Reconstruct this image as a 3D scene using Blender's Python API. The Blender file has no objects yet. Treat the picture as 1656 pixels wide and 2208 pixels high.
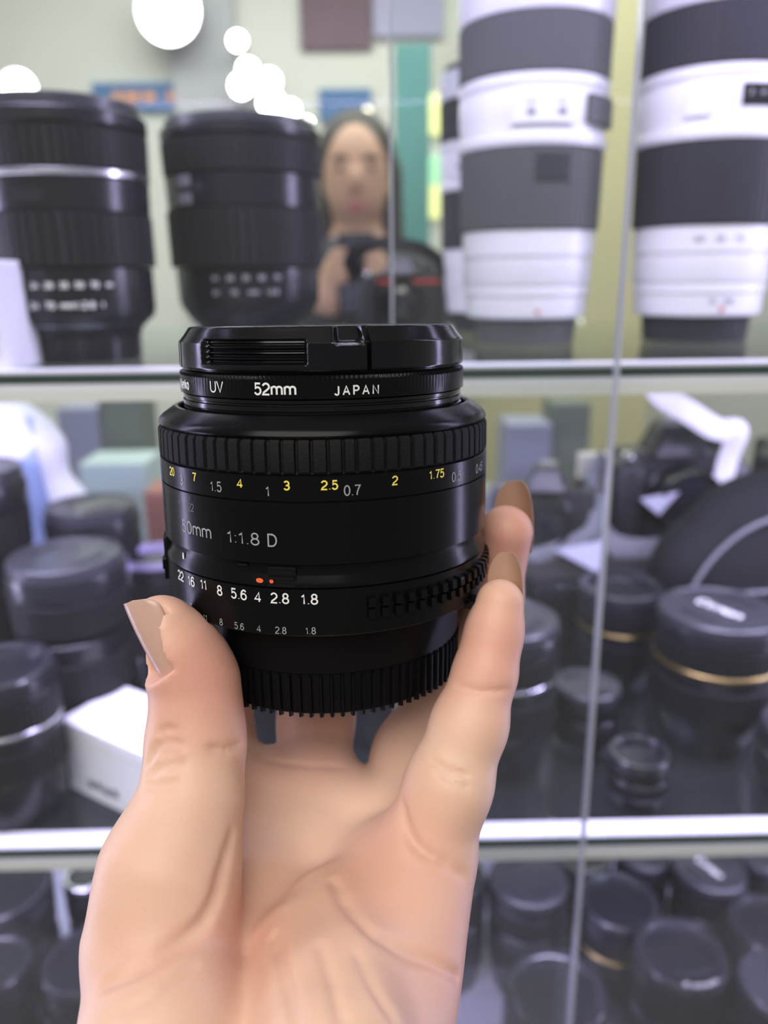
import bpy, math, random
import numpy as np
import openvdb
from mathutils import Vector, Matrix

random.seed(7)
SC = bpy.context.scene
COL = SC.collection
PI = math.pi

# ------------------------------------------------------------------ camera
EYE = Vector((0.0, 0.0, 1.30))
PITCH, YAW, ROLL = math.radians(16.5), 0.0132, 0.0117
FPX, CX, CY = 1717.0, 828.0, 1104.0
_f = Vector((math.sin(YAW) * math.cos(PITCH), math.cos(YAW) * math.cos(PITCH), -math.sin(PITCH)))
_r0 = Vector((math.cos(YAW), -math.sin(YAW), 0.0))
_u0 = _r0.cross(_f)
_r = _r0 * math.cos(ROLL) - _u0 * math.sin(ROLL)
_u = _u0 * math.cos(ROLL) + _r0 * math.sin(ROLL)
CM = Matrix((_r, _u, -_f)).transposed()          # columns: right, up, back
camd = bpy.data.cameras.new('camera')
cam = bpy.data.objects.new('camera', camd)
COL.objects.link(cam)
cam.matrix_world = Matrix.Translation(EYE) @ CM.to_4x4()
camd.sensor_fit = 'VERTICAL'
camd.sensor_height = 36.0
camd.lens = 36.0 * FPX / 2208.0
camd.clip_start = 0.01
camd.clip_end = 50.0
camd.dof.use_dof = True
camd.dof.focus_distance = 0.136
camd.dof.aperture_fstop = camd.lens / 2.3         # a two millimetre opening
camd.dof.aperture_blades = 0
SC.camera = cam

# ------------------------------------------------------------------ world, lights, exposure
SC.view_settings.view_transform = 'Standard'
SC.view_settings.look = 'None'
SC.view_settings.exposure = 0.0
SC.view_settings.gamma = 1.0
SC.view_settings.use_curve_mapping = False
SC.cycles.transparent_max_bounces = 24
SC.cycles.max_bounces = 8
SC.cycles.sample_clamp_indirect = 6.0
W = bpy.data.worlds.new('shop_air')
SC.world = W
W.use_nodes = True
W.node_tree.nodes['Background'].inputs[0].default_value = (0.93, 0.92, 0.95, 1)
W.node_tree.nodes['Background'].inputs[1].default_value = 0.30


def area(name, loc, target, sx, sy, power, color):
    d = bpy.data.lights.new(name, 'AREA')
    d.shape = 'RECTANGLE'
    d.size, d.size_y = sx, sy
    d.energy = power
    d.color = color
    o = bpy.data.objects.new(name, d)
    COL.objects.link(o)
    o.location = loc
    v = Vector(target) - Vector(loc)
    o.rotation_euler = v.to_track_quat('-Z', 'Y').to_euler()
    return o


VIOLET = (0.66, 0.60, 1.0)
Z1, Z2, Z3, Z0 = EYE.z - 0.041, EYE.z - 0.297, EYE.z - 0.553, EYE.z + 0.215
SHELF_Y0, SHELF_Y1 = 0.365, 0.700
area('ceiling_light_near', (-0.3, -0.75, 2.25), (0, 0.25, 1.2), 1.4, 1.0, 24, (1.0, 0.97, 0.93))
area('ceiling_light_far', (0.0, 1.9, 2.62), (0, 1.9, 0), 2.6, 1.6, 62, (0.99, 1.0, 0.93))
for zz, pw in ((Z0, 3.4), (Z1, 5.6), (Z2, 5.6)):
    area('shelf_light', (0.0, SHELF_Y0 + 0.012, zz - 0.0165), (0, SHELF_Y0 + 0.10, zz - 0.25), 1.5, 0.008, pw, VIOLET)

for sx in (-1, 1):  # added unseen fill lamps for a violet sheen on the held lens edges
    area('lens_edge_fill', (sx * 0.765, SHELF_Y0 + 0.02, 1.22), (0, SHELF_Y0 + 0.02 + 0.03, 1.22), 0.02, 1.30, 11.0, VIOLET)


def c2w(v):
    """camera frame in millimetres (x right, y up, z back) to the world in metres"""
    return EYE + CM @ (Vector(v) * 0.001)


def ray(px, py):
    return CM @ Vector(((px - CX) / FPX, (CY - py) / FPX, -1.0))


def at_Y(px, py, Y):
    r = ray(px, py)
    return EYE + r * (Y / r.y)


def at_z(px, py, z):
    r = ray(px, py)
    return EYE + r * ((z - EYE.z) / r.z)


# ------------------------------------------------------------------ materials
def mat(name, color, rough=0.5, metal=0.0, spec=0.5, bump=0.0, bscale=400.0, vary=0.0, coat=0.0, emit=None, sss=0.0):
    m = bpy.data.materials.new(name)
    m.use_nodes = True
    nt = m.node_tree
    b = nt.nodes['Principled BSDF']
    b.inputs['Base Color'].default_value = (*color, 1)
    b.inputs['Roughness'].default_value = rough
    b.inputs['Metallic'].default_value = metal
    b.inputs['Specular IOR Level'].default_value = spec
    b.inputs['Coat Weight'].default_value = coat
    if emit:
        b.inputs['Emission Color'].default_value = (*emit[0], 1)
        b.inputs['Emission Strength'].default_value = emit[1]
    tc = nt.nodes.new('ShaderNodeTexCoord')
    nz = nt.nodes.new('ShaderNodeTexNoise')
    nz.inputs['Scale'].default_value = bscale
    nz.inputs['Detail'].default_value = 3
    nt.links.new(tc.outputs['Object'], nz.inputs['Vector'])
    if bump > 0:
        bp = nt.nodes.new('ShaderNodeBump')
        bp.inputs['Strength'].default_value = bump
        bp.inputs['Distance'].default_value = 0.0002
        nt.links.new(nz.outputs['Fac'], bp.inputs['Height'])
        nt.links.new(bp.outputs['Normal'], b.inputs['Normal'])
    if vary > 0:
        mx = nt.nodes.new('ShaderNodeMix')
        mx.data_type = 'RGBA'
        mx.inputs['A'].default_value = (*[c * (1 - vary) for c in color], 1)
        mx.inputs['B'].default_value = (*[min(1, c * (1 + vary)) for c in color], 1)
        nt.links.new(nz.outputs['Fac'], mx.inputs['Factor'])
        nt.links.new(mx.outputs['Result'], b.inputs['Base Color'])
    return m


def glass_mat(name, tint, gloss, haze, hazecol):  # pale haze put in as a slight diffuse mix
    m = bpy.data.materials.new(name)
    m.use_nodes = True
    nt = m.node_tree
    nt.nodes.clear()
    out = nt.nodes.new('ShaderNodeOutputMaterial')
    tr = nt.nodes.new('ShaderNodeBsdfTransparent')
    tr.inputs[0].default_value = (*tint, 1)
    gl = nt.nodes.new('ShaderNodeBsdfGlossy')
    gl.inputs['Roughness'].default_value = 0.03
    df = nt.nodes.new('ShaderNodeBsdfDiffuse')
    df.inputs[0].default_value = (*hazecol, 1)
    lw = nt.nodes.new('ShaderNodeFresnel')
    lw.inputs['IOR'].default_value = 1.35
    mu = nt.nodes.new('ShaderNodeMath')
    mu.operation = 'MULTIPLY'
    mu.inputs[1].default_value = gloss
    nt.links.new(lw.outputs[0], mu.inputs[0])
    m1 = nt.nodes.new('ShaderNodeMixShader')
    nt.links.new(mu.outputs[0], m1.inputs[0])
    nt.links.new(tr.outputs[0], m1.inputs[1])
    nt.links.new(gl.outputs[0], m1.inputs[2])
    tc = nt.nodes.new('ShaderNodeTexCoord')
    nz = nt.nodes.new('ShaderNodeTexNoise')
    nz.inputs['Scale'].default_value = 9.0
    nt.links.new(tc.outputs['Object'], nz.inputs['Vector'])
    mr = nt.nodes.new('ShaderNodeMapRange')
    mr.inputs['To Min'].default_value = haze * 0.7
    mr.inputs['To Max'].default_value = haze * 1.3
    nt.links.new(nz.outputs['Fac'], mr.inputs['Value'])
    m2 = nt.nodes.new('ShaderNodeMixShader')
    nt.links.new(mr.outputs[0], m2.inputs[0])
    nt.links.new(m1.outputs[0], m2.inputs[1])
    nt.links.new(df.outputs[0], m2.inputs[2])
    nt.links.new(m2.outputs[0], out.inputs[0])
    return m


M = {}
M['lens_black'] = mat('lens_black', (0.005, 0.005, 0.006), 0.42, spec=0.22, bump=0.12, bscale=2500)
M['lens_gloss'] = mat('lens_gloss_black', (0.003, 0.003, 0.004), 0.16, spec=0.3, bump=0.03, bscale=1500)
M['lens_satin'] = mat('lens_satin_black', (0.003, 0.003, 0.0035), 0.22, spec=0.13)
M['rubber'] = mat('grip_rubber', (0.006, 0.006, 0.006), 0.6, spec=0.12, bump=0.5, bscale=3000, vary=0.25)
M['cap_plastic'] = mat('rear_cap_plastic', (0.003, 0.003, 0.0035), 0.5, spec=0.1, bump=0.25, bscale=2500)
M['ink_white'] = mat('white_ink', (0.74, 0.73, 0.70), 0.6)
M['ink_grey'] = mat('grey_ink', (0.30, 0.30, 0.31), 0.6)
M['ink_dim'] = mat('worn_grey_ink', (0.10, 0.10, 0.105), 0.6)
M['ink_yellow'] = mat('yellow_ink', (0.83, 0.68, 0.09), 0.6)
M['ink_orange'] = mat('orange_paint', (0.86, 0.13, 0.03), 0.5)
M['nail'] = mat('nail_varnish', (0.52, 0.33, 0.25), 0.28, spec=0.5, vary=0.05, bscale=300)
M['nail_under'] = mat('nail_bare', (0.42, 0.25, 0.17), 0.4, spec=0.4, vary=0.05, bscale=300)
# things in the cabinet
M['b_black'] = mat('black_lens_body', (0.010, 0.010, 0.014), 0.26, spec=0.42, bump=0.1, bscale=900)
M['b_gloss'] = mat('black_bezel', (0.020, 0.020, 0.026), 0.2, spec=0.8)
M['b_rubber'] = mat('black_lens_rubber', (0.008, 0.008, 0.010), 0.5, spec=0.25, bump=0.3, bscale=900)
M['b_cap'] = mat('lens_cap_plastic', (0.030, 0.030, 0.038), 0.32, spec=0.5)
M['b_glass'] = mat('front_element_glass', (0.012, 0.012, 0.018), 0.06, spec=0.7, coat=0.4)
M['white_lens'] = mat('white_lens_paint', (0.74, 0.72, 0.74), 0.38, spec=0.4, bump=0.08, bscale=1500)
M['white_rubber'] = mat('charcoal_lens_rubber', (0.020, 0.020, 0.026), 0.6, spec=0.35, bump=0.3, bscale=900)
M['hazed_rubber'] = mat('hazed_lens_rubber', (0.075, 0.075, 0.080), 0.6, spec=0.35, bump=0.3, bscale=900)  # charcoal rubber with the haze of the doors mixed into its colour
M['silver'] = mat('silver_ring', (0.75, 0.74, 0.78), 0.25, metal=1.0)
M['gold'] = mat('gold_ring', (0.55, 0.40, 0.16), 0.3, metal=1.0)
M['purple'] = mat('lilac_ring', (0.42, 0.36, 0.60), 0.35, metal=0.6)
M['rim'] = mat('highlight_ring_metal', (0.14, 0.13, 0.17), 0.28, metal=1.0)
M['red'] = mat('red_paint', (0.55, 0.06, 0.05), 0.4)
M['white_plastic'] = mat('white_plastic', (0.82, 0.81, 0.84), 0.45, vary=0.04, bscale=30)
M['blue_band'] = mat('pale_blue_band', (0.30, 0.38, 0.62), 0.45)
M['carton'] = mat('white_carton', (0.86, 0.85, 0.88), 0.6, vary=0.03, bscale=60)
M['cream_carton'] = mat('cream_carton', (0.72, 0.69, 0.58), 0.6, vary=0.05, bscale=60)
M['leatherette'] = mat('camera_leatherette', (0.010, 0.010, 0.013), 0.5, bump=0.6, bscale=700)
M['bag_cloth'] = mat('black_bag_cloth', (0.007, 0.007, 0.009), 0.7, spec=0.2, bump=0.6, bscale=900)
M['strap_grey'] = mat('grey_strap_webbing', (0.16, 0.16, 0.18), 0.7, bump=0.5, bscale=1500)
M['strap_white'] = mat('pale_strap_webbing', (0.80, 0.79, 0.78), 0.6, bump=0.4, bscale=1500)
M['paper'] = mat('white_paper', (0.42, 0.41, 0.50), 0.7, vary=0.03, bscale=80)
M['alu'] = mat('rail_aluminium', (0.80, 0.79, 0.72), 0.4, metal=0.0, bump=0.1, bscale=300)
M['rail_white'] = mat('white_rail_plastic', (0.84, 0.83, 0.88), 0.45, vary=0.02, bscale=50)
M['frame'] = mat('cabinet_frame_grey', (0.30, 0.30, 0.31), 0.4, metal=0.6)
M['board'] = mat('cabinet_white_board', (0.42, 0.40, 0.47), 0.5, vary=0.04, bscale=20)
M['back_dark'] = mat('cabinet_back_board', (0.045, 0.044, 0.045), 0.5, vary=0.15, bscale=12)
M['glass_edge'] = mat('green_glass_edge', (0.020, 0.045, 0.035), 0.15, spec=0.6)
M['glass_edge_pale'] = mat('polished_glass_edge', (0.42, 0.43, 0.50), 0.2, spec=0.6)
M['shelf_glass'] = glass_mat('shelf_glass', (0.90, 0.95, 0.93), 0.9, 0.012, (0.6, 0.62, 0.60))
M['door_glass'] = glass_mat('door_glass', (0.965, 0.975, 0.97), 0.5, 0.009, (0.82, 0.81, 0.76))
M['back_glass'] = glass_mat('back_glass', (0.95, 0.965, 0.96), 0.12, 0.012, (0.75, 0.76, 0.70))
M['wall'] = mat('cream_wall_paint', (0.76, 0.765, 0.72), 0.8, vary=0.06, bscale=1.5)
M['ceiling'] = mat('ceiling_paint', (0.75, 0.74, 0.70), 0.9, vary=0.03, bscale=2)
M['floor'] = mat('grey_floor_tile', (0.16, 0.155, 0.15), 0.4, vary=0.12, bscale=3)
M['counter'] = mat('dark_counter_laminate', (0.055, 0.05, 0.05), 0.45, vary=0.2, bscale=6)
M['counter_top'] = mat('grey_counter_top', (0.26, 0.26, 0.27), 0.4, vary=0.08, bscale=6)
M['cream_door'] = mat('yellow_cream_paint', (0.62, 0.56, 0.33), 0.5, vary=0.06, bscale=2)
M['pillar'] = mat('lilac_grey_paint', (0.50, 0.50, 0.55), 0.6, vary=0.06, bscale=2)
M['tray'] = mat('pale_teal_plastic', (0.50, 0.62, 0.62), 0.4)
M['olive'] = mat('grey_green_card', (0.13, 0.15, 0.12), 0.6)
M['lilac_card'] = mat('grey_lilac_card', (0.26, 0.26, 0.36), 0.6)
M['brick_red'] = mat('dull_red_card', (0.32, 0.12, 0.09), 0.6)
M['teal'] = mat('teal_paint', (0.10, 0.30, 0.30), 0.5, vary=0.1, bscale=3)
M['lamp_glow'] = mat('lamp_glow', (0.9, 0.9, 0.85), 0.5, emit=((1.0, 1.0, 0.86), 22.0))
M['lamp_white'] = mat('lamp_white_glow', (0.9, 0.9, 0.9), 0.5, emit=((0.95, 0.95, 1.0), 16.0))
M['lamp_small'] = mat('small_bulb_glow', (0.9, 0.85, 0.75), 0.5, emit=((1.0, 0.88, 0.68), 3.5))
M['sign_yellow'] = mat('yellow_lit_sign', (0.8, 0.8, 0.3), 0.5, emit=((0.9, 0.95, 0.35), 0.9))
M['sign_green'] = mat('green_lit_sign', (0.4, 0.8, 0.5), 0.5, emit=((0.45, 0.95, 0.5), 0.6))
M['sign_blue'] = mat('blue_banner', (0.08, 0.19, 0.42), 0.6, vary=0.1, bscale=8)
M['sign_orange'] = mat('orange_print', (0.75, 0.36, 0.22), 0.6)
M['poster'] = mat('maroon_poster', (0.16, 0.09, 0.13), 0.6, vary=0.35, bscale=5)
M['poster_lilac'] = mat('lilac_poster', (0.42, 0.40, 0.62), 0.6, vary=0.1, bscale=4)
M['hair'] = mat('dark_hair', (0.022, 0.017, 0.015), 0.55, bump=0.4, bscale=200)
M['coat'] = mat('dark_coat', (0.018, 0.018, 0.028), 0.8, bump=0.4, bscale=300)
M['face'] = mat('face_skin', (0.50, 0.29, 0.20), 0.5, vary=0.08, bscale=20)
M['lips'] = mat('lips', (0.42, 0.10, 0.12), 0.5)
M['collar'] = mat('lilac_scarf', (0.40, 0.30, 0.40), 0.8, vary=0.2, bscale=40)
M['phone'] = mat('phone_black', (0.008, 0.009, 0.014), 0.2)


# ------------------------------------------------------------------ object helpers
def tag(o, label=None, cat=None, group=None, kind=None):
    if label:
        o['label'] = label
    if cat:
        o['category'] = cat
    if group:
        o['group'] = group
    if kind:
        o['kind'] = kind
    return o


def empty(name, mw, label, cat, group=None):
    o = bpy.data.objects.new(name, None)
    COL.objects.link(o)
    o.empty_display_size = 0.01
    o.matrix_world = mw if isinstance(mw, Matrix) else Matrix.Translation(Vector(mw))
    return tag(o, label, cat, group)


class MB:
    """collects vertices and faces (metres unless scaled) and links them as one mesh object"""

    def __init__(self):
        self.v, self.f = [], []

    def add(self, v, f):
        k = len(self.v)
        self.v += [tuple(p) for p in v]
        self.f += [tuple(i + k for i in q) for q in f]
        return self

    def box(self, c, s, top=(1, 1), rz=0.0, shift=(0, 0)):
        hx, hy, hz = s[0] / 2, s[1] / 2, s[2] / 2
        v = []
        for dz, (tx, ty), (ox, oy) in ((-hz, (1, 1), (0, 0)), (hz, top, shift)):
            for sx, sy in ((-1, -1), (1, -1), (1, 1), (-1, 1)):
                x, y = sx * hx * tx + ox, sy * hy * ty + oy
                v.append((c[0] + x * math.cos(rz) - y * math.sin(rz), c[1] + x * math.sin(rz) + y * math.cos(rz), c[2] + dz))
        return self.add(v, [(3, 2, 1, 0), (4, 5, 6, 7), (0, 1, 5, 4), (1, 2, 6, 5), (2, 3, 7, 6), (3, 0, 4, 7)])

    def lathe(self, prof, N=64, rfun=None, mtx=None, closed=True):
        """prof: list of (r, h); th=0 looks towards -y, grows towards +x"""
        th = np.linspace(0, 2 * PI, N, endpoint=False)
        v = []
        for i, (r, h) in enumerate(prof):
            rr = np.full(N, float(r))
            if rfun is not None:
                rr = rfun(th, i, r, h, rr)
            for k in range(N):
                v.append((rr[k] * math.sin(th[k]), -rr[k] * math.cos(th[k]), h))
        if mtx is not None:
            v = [tuple(mtx @ Vector(p)) for p in v]
        f = []
        n = len(prof)
        for i in range(n - 1):
            for k in range(N):
                k2 = (k + 1) % N
                f.append((i * N + k, i * N + k2, (i + 1) * N + k2, (i + 1) * N + k))
        if closed:
            f.append(tuple(range(N - 1, -1, -1)))
            f.append(tuple((n - 1) * N + k for k in range(N)))
        return self.add(v, f)

    def tube(self, pts, r, n=10, flat=1.0, up=(0, 0, 1)):
        pts = [Vector(p) for p in pts]
        v, f = [], []
        up = Vector(up)
        for i, p in enumerate(pts):
            t = (pts[min(i + 1, len(pts) - 1)] - pts[max(i - 1, 0)]).normalized()
            s = t.cross(up)
            s = s.normalized() if s.length > 1e-6 else Vector((1, 0, 0))
            w = s.cross(t).normalized()
            for k in range(n):
                a = 2 * PI * k / n
                v.append(p + s * (r * math.cos(a) * flat) + w * (r * math.sin(a)))
        for i in range(len(pts) - 1):
            for k in range(n):
                f.append((i * n + k, i * n + (k + 1) % n, (i + 1) * n + (k + 1) % n, (i + 1) * n + k))
        f.append(tuple(range(n - 1, -1, -1)))
        f.append(tuple((len(pts) - 1) * n + k for k in range(n)))
        return self.add(v, f)

    def build(self, name, m, parent=None, smooth=True, angle=32, scale=1.0, bevel=0.0, label=None):
        me = bpy.data.meshes.new(name)
        me.from_pydata([(a * scale, b * scale, c * scale) for a, b, c in self.v], [], self.f)
        me.materials.append(m)
        if smooth:
            me.shade_smooth()
            me.set_sharp_from_angle(angle=math.radians(angle))
        else:
            me.shade_flat()
        me.update()
        o = bpy.data.objects.new(name, me)
        COL.objects.link(o)
        if parent:
            o.parent = parent
        if bevel > 0:
            b = o.modifiers.new('bevel', 'BEVEL')
            b.width = bevel
            b.segments = 3
            b.limit_method = 'ANGLE'
        if label:
            o['label'] = label
        return o


def spline(P, n=8):
    P = [Vector(p) for p in P]
    out = []
    for i in range(len(P) - 1):
        p0, p1, p2, p3 = P[max(i - 1, 0)], P[i], P[i + 1], P[min(i + 2, len(P) - 1)]
        for k in range(n):
            t = k / n
            out.append(0.5 * ((2 * p1) + (p2 - p0) * t + (2 * p0 - 5 * p1 + 4 * p2 - p3) * t * t + (3 * p1 - p0 - 3 * p2 + p3) * t ** 3))
    out.append(P[-1])
    return out


def _arc(cx, cy, rx, ry, a0, a1, n=12):
    return [(cx + rx * math.cos(math.radians(a0 + (a1 - a0) * i / n)), cy + ry * math.sin(math.radians(a0 + (a1 - a0) * i / n))) for i in range(n + 1)]


# single-line letters: advance width, strokes (cap height is 1)
GLYPH = {
    '0': (.62, [_arc(.31, .5, .26, .5, 90, 450, 24)]),
    '1': (.44, [[(.06, .76), (.17, .80), (.25, .88), (.28, 1), (.28, 0)]]),
    '2': (.62, [_arc(.31, .71, .26, .29, 165, -25, 12) + [(.40, .42), (.13, .20), (.05, .0), (.58, .0)]]),
    '3': (.62, [_arc(.29, .75, .23, .25, 155, -80, 12) + [(.22, .52)], _arc(.29, .27, .26, .27, 75, -155, 14)]),
    '4': (.64, [[(.45, 0), (.45, 1), (.03, .27), (.61, .27)]]),
    '5': (.62, [[(.53, 1), (.14, 1), (.08, .50)] + _arc(.29, .33, .26, .33, 135, -155, 14)]),
    '6': (.62, [_arc(.31, .31, .26, .31, 90, 450, 20), [(.05, .31), (.06, .58), (.14, .84), (.31, 1), (.46, .96), (.54, .82)]]),
    '7': (.60, [[(.03, 1), (.56, 1), (.40, .68), (.28, .34), (.23, 0)]]),
    '8': (.62, [_arc(.31, .76, .21, .24, -90, 270, 18), _arc(.31, .26, .26, .26, 90, 450, 20)]),
    '.': (.30, [[(.15, .0), (.15, .07)]]),
    ':': (.30, [[(.15, .04), (.15, .11)], [(.15, .60), (.15, .67)]]),
    '-': (.40, [[(.05, .4), (.35, .4)]]),
    ' ': (.34, []),
    'l': (.20, [[(.1, 0), (.1, 1)]]),
    'm': (.98, [[(.08, 0), (.08, .72)], _arc(.285, .5, .205, .22, 180, 0, 8) + [(.49, 0)], _arc(.695, .5, .205, .22, 180, 0, 8) + [(.90, 0)]]),
    'n': (.58, [[(.08, 0), (.08, .72)], _arc(.285, .5, .205, .22, 180, 0, 8) + [(.49, 0)]]),
    'o': (.60, [_arc(.30, .36, .24, .36, 90, 450, 20)]),
    'e': (.58, [[(.06, .37), (.53, .37)] + _arc(.30, .36, .235, .36, 0, 310, 16)]),
    'a': (.60, [_arc(.29, .36, .23, .36, 90, 450, 20), [(.52, .72), (.52, 0)]]),
    'k': (.54, [[(.08, 0), (.08, 1)], [(.46, .72), (.08, .32)], [(.22, .46), (.50, 0)]]),
    't': (.36, [[(.18, .95), (.18, .1), (.30, 0)], [(.04, .72), (.32, .72)]]),
    'f': (.36, [[(.32, 1), (.20, .95), (.16, .8), (.16, 0)], [(.03, .70), (.30, .70)]]),
    'A': (.72, [[(.03, 0), (.36, 1), (.69, 0)], [(.15, .34), (.57, .34)]]),
    'C': (.74, [_arc(.39, .5, .33, .5, 45, 315, 20)]),
    'D': (.74, [[(.08, 0), (.08, 1), (.34, 1)] + _arc(.34, .5, .33, .5, 90, -90, 14) + [(.08, 0)]]),
    'J': (.54, [[(.44, 1), (.44, .25)] + _arc(.25, .22, .19, .22, 0, -170, 10)]),
    'K': (.70, [[(.08, 0), (.08, 1)], [(.62, 1), (.08, .42)], [(.27, .62), (.65, 0)]]),
    'N': (.76, [[(.09, 0), (.09, 1), (.67, 0), (.67, 1)]]),
    'P': (.66, [[(.08, 0), (.08, 1), (.36, 1)] + _arc(.36, .74, .25, .26, 90, -90, 10) + [(.08, .48)]]),
    'U': (.72, [[(.08, 1), (.08, .33)] + _arc(.36, .31, .28, .31, 180, 360, 12) + [(.64, 1)]]),
    'V': (.68, [[(.03, 1), (.34, 0), (.65, 1)]]),
}


def text_mesh(s, height, wide=1.0, space=1.0, stroke=0.115):
    """flat lettering centred on the origin in the xy plane: returns verts, faces"""
    v, f = [], []
    x = 0.0
    w = stroke / 2
    for ch in s:
        adv, strokes = GLYPH[ch]
        for st in strokes:
            st = [(w + p[0] * (1 - 0), w + p[1] * (1 - 2 * w)) for p in st]
            n = len(st)
            closed = abs(st[0][0] - st[-1][0]) + abs(st[0][1] - st[-1][1]) < 1e-6
            k = len(v)
            for i in range(n):
                a = st[i - 1] if i else (st[-2] if closed else None)
                b = st[i + 1] if i < n - 1 else (st[1] if closed else None)
                def nrm(p, q):
                    d = math.hypot(q[0] - p[0], q[1] - p[1]) or 1
                    return (-(q[1] - p[1]) / d, (q[0] - p[0]) / d)
                n1 = nrm(a, st[i]) if a else nrm(st[i], b)
                n2 = nrm(st[i], b) if b else n1
                m = (n1[0] + n2[0], n1[1] + n2[1])
                q = m[0] * n1[0] + m[1] * n1[1]
                g = min(1.0 / max(q, .35), 1.6)
                v.append((x + st[i][0] * wide + m[0] * g * w, st[i][1] + m[1] * g * w, 0))
                v.append((x + st[i][0] * wide - m[0] * g * w, st[i][1] - m[1] * g * w, 0))
            for i in range(n - 1):
                f.append((k + 2 * i, k + 2 * i + 1, k + 2 * i + 3, k + 2 * i + 2))
        x += (adv + 0.07) * wide + (space - 1) * 0.5
    v = np.array(v, float)
    lo, hi = v[:, 0].min(), v[:, 0].max()
    v[:, 0] = (v[:, 0] - (lo + hi) / 2) * height
    v[:, 1] = (v[:, 1] - 0.5) * height
    return v, f


def wrap_text(mb, s, th_deg, h, r, height, wide=1.0, space=1.0, stroke=0.115, off=0.05):
    v, f = text_mesh(s, height, wide, space, stroke)
    th = math.radians(th_deg) + v[:, 0] / r
    R = r + off
    mb.add([(R * math.sin(t), -R * math.cos(t), h + y) for t, y in zip(th, v[:, 1])], f)

HV = 0.5
SKIN_A, SKIN_B, SKIN_RED = (0.61, 0.37, 0.255), (0.76, 0.54, 0.395), (0.62, 0.275, 0.215)

TXT = {
    'feet': [('20', -54.2, -7.83), ('7', -40.0, -7.87), ('4', -22.1, -7.98), ('3', -7.2, -8.03), ('2.5', 5.2, -8.01), ('2', 25.0, -7.92), ('1.75', 40.5, -7.79)],
    'metres': [('3', -47.4, -8.88), ('1.5', -30.8, -8.92), ('1', -13.1, -9.04), ('0.7', 11.9, -9.01), ('0.5', 49.8, -8.94), ('0.45', 66.5, -8.84)],
    'depth': [('11', -49.6, -13.64), ('22', -43.0, -13.39)],
    'ticks': [(-49.5, -11.95), (-43.2, -11.75)],
    'focal': [('50mm', -41.6, -17.16, 2.4, 1.05), ('1:1.8', -21.9, -17.28, 2.2, 1.2), ('D', -12.3, -17.31, 2.25, 1.05)],
    'aperture': [('22', -53.2, -27.1), ('16', -45.8, -27.16), ('11', -39.2, -26.96), ('8', -31.9, -27.3), ('5.6', -24.5, -27.33), ('4', -18.0, -27.41), ('2.8', -10.8, -27.34), ('1.8', -1.6, -27.37)],
    'small': [('16', -45.7, -33.21), ('11', -39.4, -33.21), ('8', -32.1, -33.12), ('5.6', -25.0, -33.18), ('4', -18.1, -33.09), ('2.8', -10.9, -33.07), ('1.8', -1.6, -32.98)],
    'filter': [('UV', -37.1, 7.16, 2.05, 1.0, 1.1, 0.12), ('52mm', -12.7, 7.04, 2.1, 1.0, 1.02, 0.15), ('JAPAN', 15.9, 6.71, 1.65, 1.55, 0.95, 0.15), ('Kenko', -62.5, 7.05, 1.9, 1.0, 0.95, 0.17)],
}

# ------------------------------------------------------------------ the room and the cabinet
def slab(name, c, s, m, kind='structure'):
    o = MB().box(c, s).build(name, m, smooth=False)
    if kind:
        o['kind'] = kind
    return o


slab('floor', (0, 1.2, -0.03), (5.2, 4.6, 0.06), M['floor'])
slab('ceiling', (0, 1.2, 2.73), (5.2, 4.6, 0.06), M['ceiling'])
slab('wall_back', (0, 3.38, 1.35), (5.2, 0.08, 2.70), M['wall'])
slab('wall_left', (-2.56, 1.2, 1.35), (0.08, 4.44, 2.70), M['wall'])
slab('wall_right', (2.56, 1.2, 1.35), (0.08, 4.44, 2.70), M['wall'])
slab('baseboard_back', (0, 3.335, 0.06), (5.0, 0.012, 0.12), M['frame'])

# cabinet carcass
cab = empty('display_cabinet', (0, SHELF_Y0, 0), 'grey framed glass display cabinet full of lenses on shelves', 'cabinet')
CW = 0.80


def local(parent, mb, name, m, **k):
    return mb.build(name, m, parent, **k)


for sx in (-1, 1):
    for yy in (0.0, 0.345):
        MB().box((sx * CW, yy, 0.95), (0.03, 0.03, 1.90)).build('post', M['frame'], cab, smooth=False)
MB().box((0, 0.17, 1.90), (2 * CW + 0.03, 0.38, 0.03)).build('top_panel', M['frame'], cab, smooth=False)
MB().box((0, 0.175, 0.25), (2 * CW - 0.03, 0.33, 0.50)).build('plinth', M['frame'], cab, smooth=False)
MB().box((0, 0.348, (0.5 + Z2 - 0.02) / 2), (2 * CW - 0.03, 0.008, Z2 - 0.02 - 0.5)).build('back_board', M['back_dark'], cab, smooth=False)
MB().box((0, 0.348, (Z2 + 1.885) / 2), (2 * CW - 0.03, 0.006, 1.885 - Z2)).build('back_glass', M['back_glass'], cab, smooth=False)


def shelf(z, name, label, m=None):
    o = empty(name, (0, SHELF_Y0, z), label, 'shelf', 'shelves of the display cabinet')
    w = 2 * CW - 0.032
    d = 0.335
    if m is None:
        MB().box((0, 0.0045 + d / 2, -0.0024), (w, d - 0.003, 0.0046)).build('glass_plate', M['shelf_glass'], o, smooth=False)
        MB().box((0, 0.0016, -0.0022), (w, 0.0028, 0.0040)).build('glass_edge', M['glass_edge'], o, smooth=False, label='dark green front edge of the glass')
    else:
        MB().box((0, 0.003 + d / 2, -0.006), (w, d, 0.012)).build('board', m, o, smooth=False)
    MB().box((0, 0.0080, 0.0007), (w, 0.013, 0.0012)).build('top_strip', M['rail_white'], o, smooth=False)
    MB().box((0, 0.0045, -0.0059), (w, 0.0085, 0.0030), top=(1, 0.9)).build('white_lip', M['rail_white'], o, smooth=False)
    MB().box((0, 0.0042, -0.0100), (w, 0.0080, 0.0050)).build('rail', M['alu'], o, smooth=False)
    return o


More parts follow.
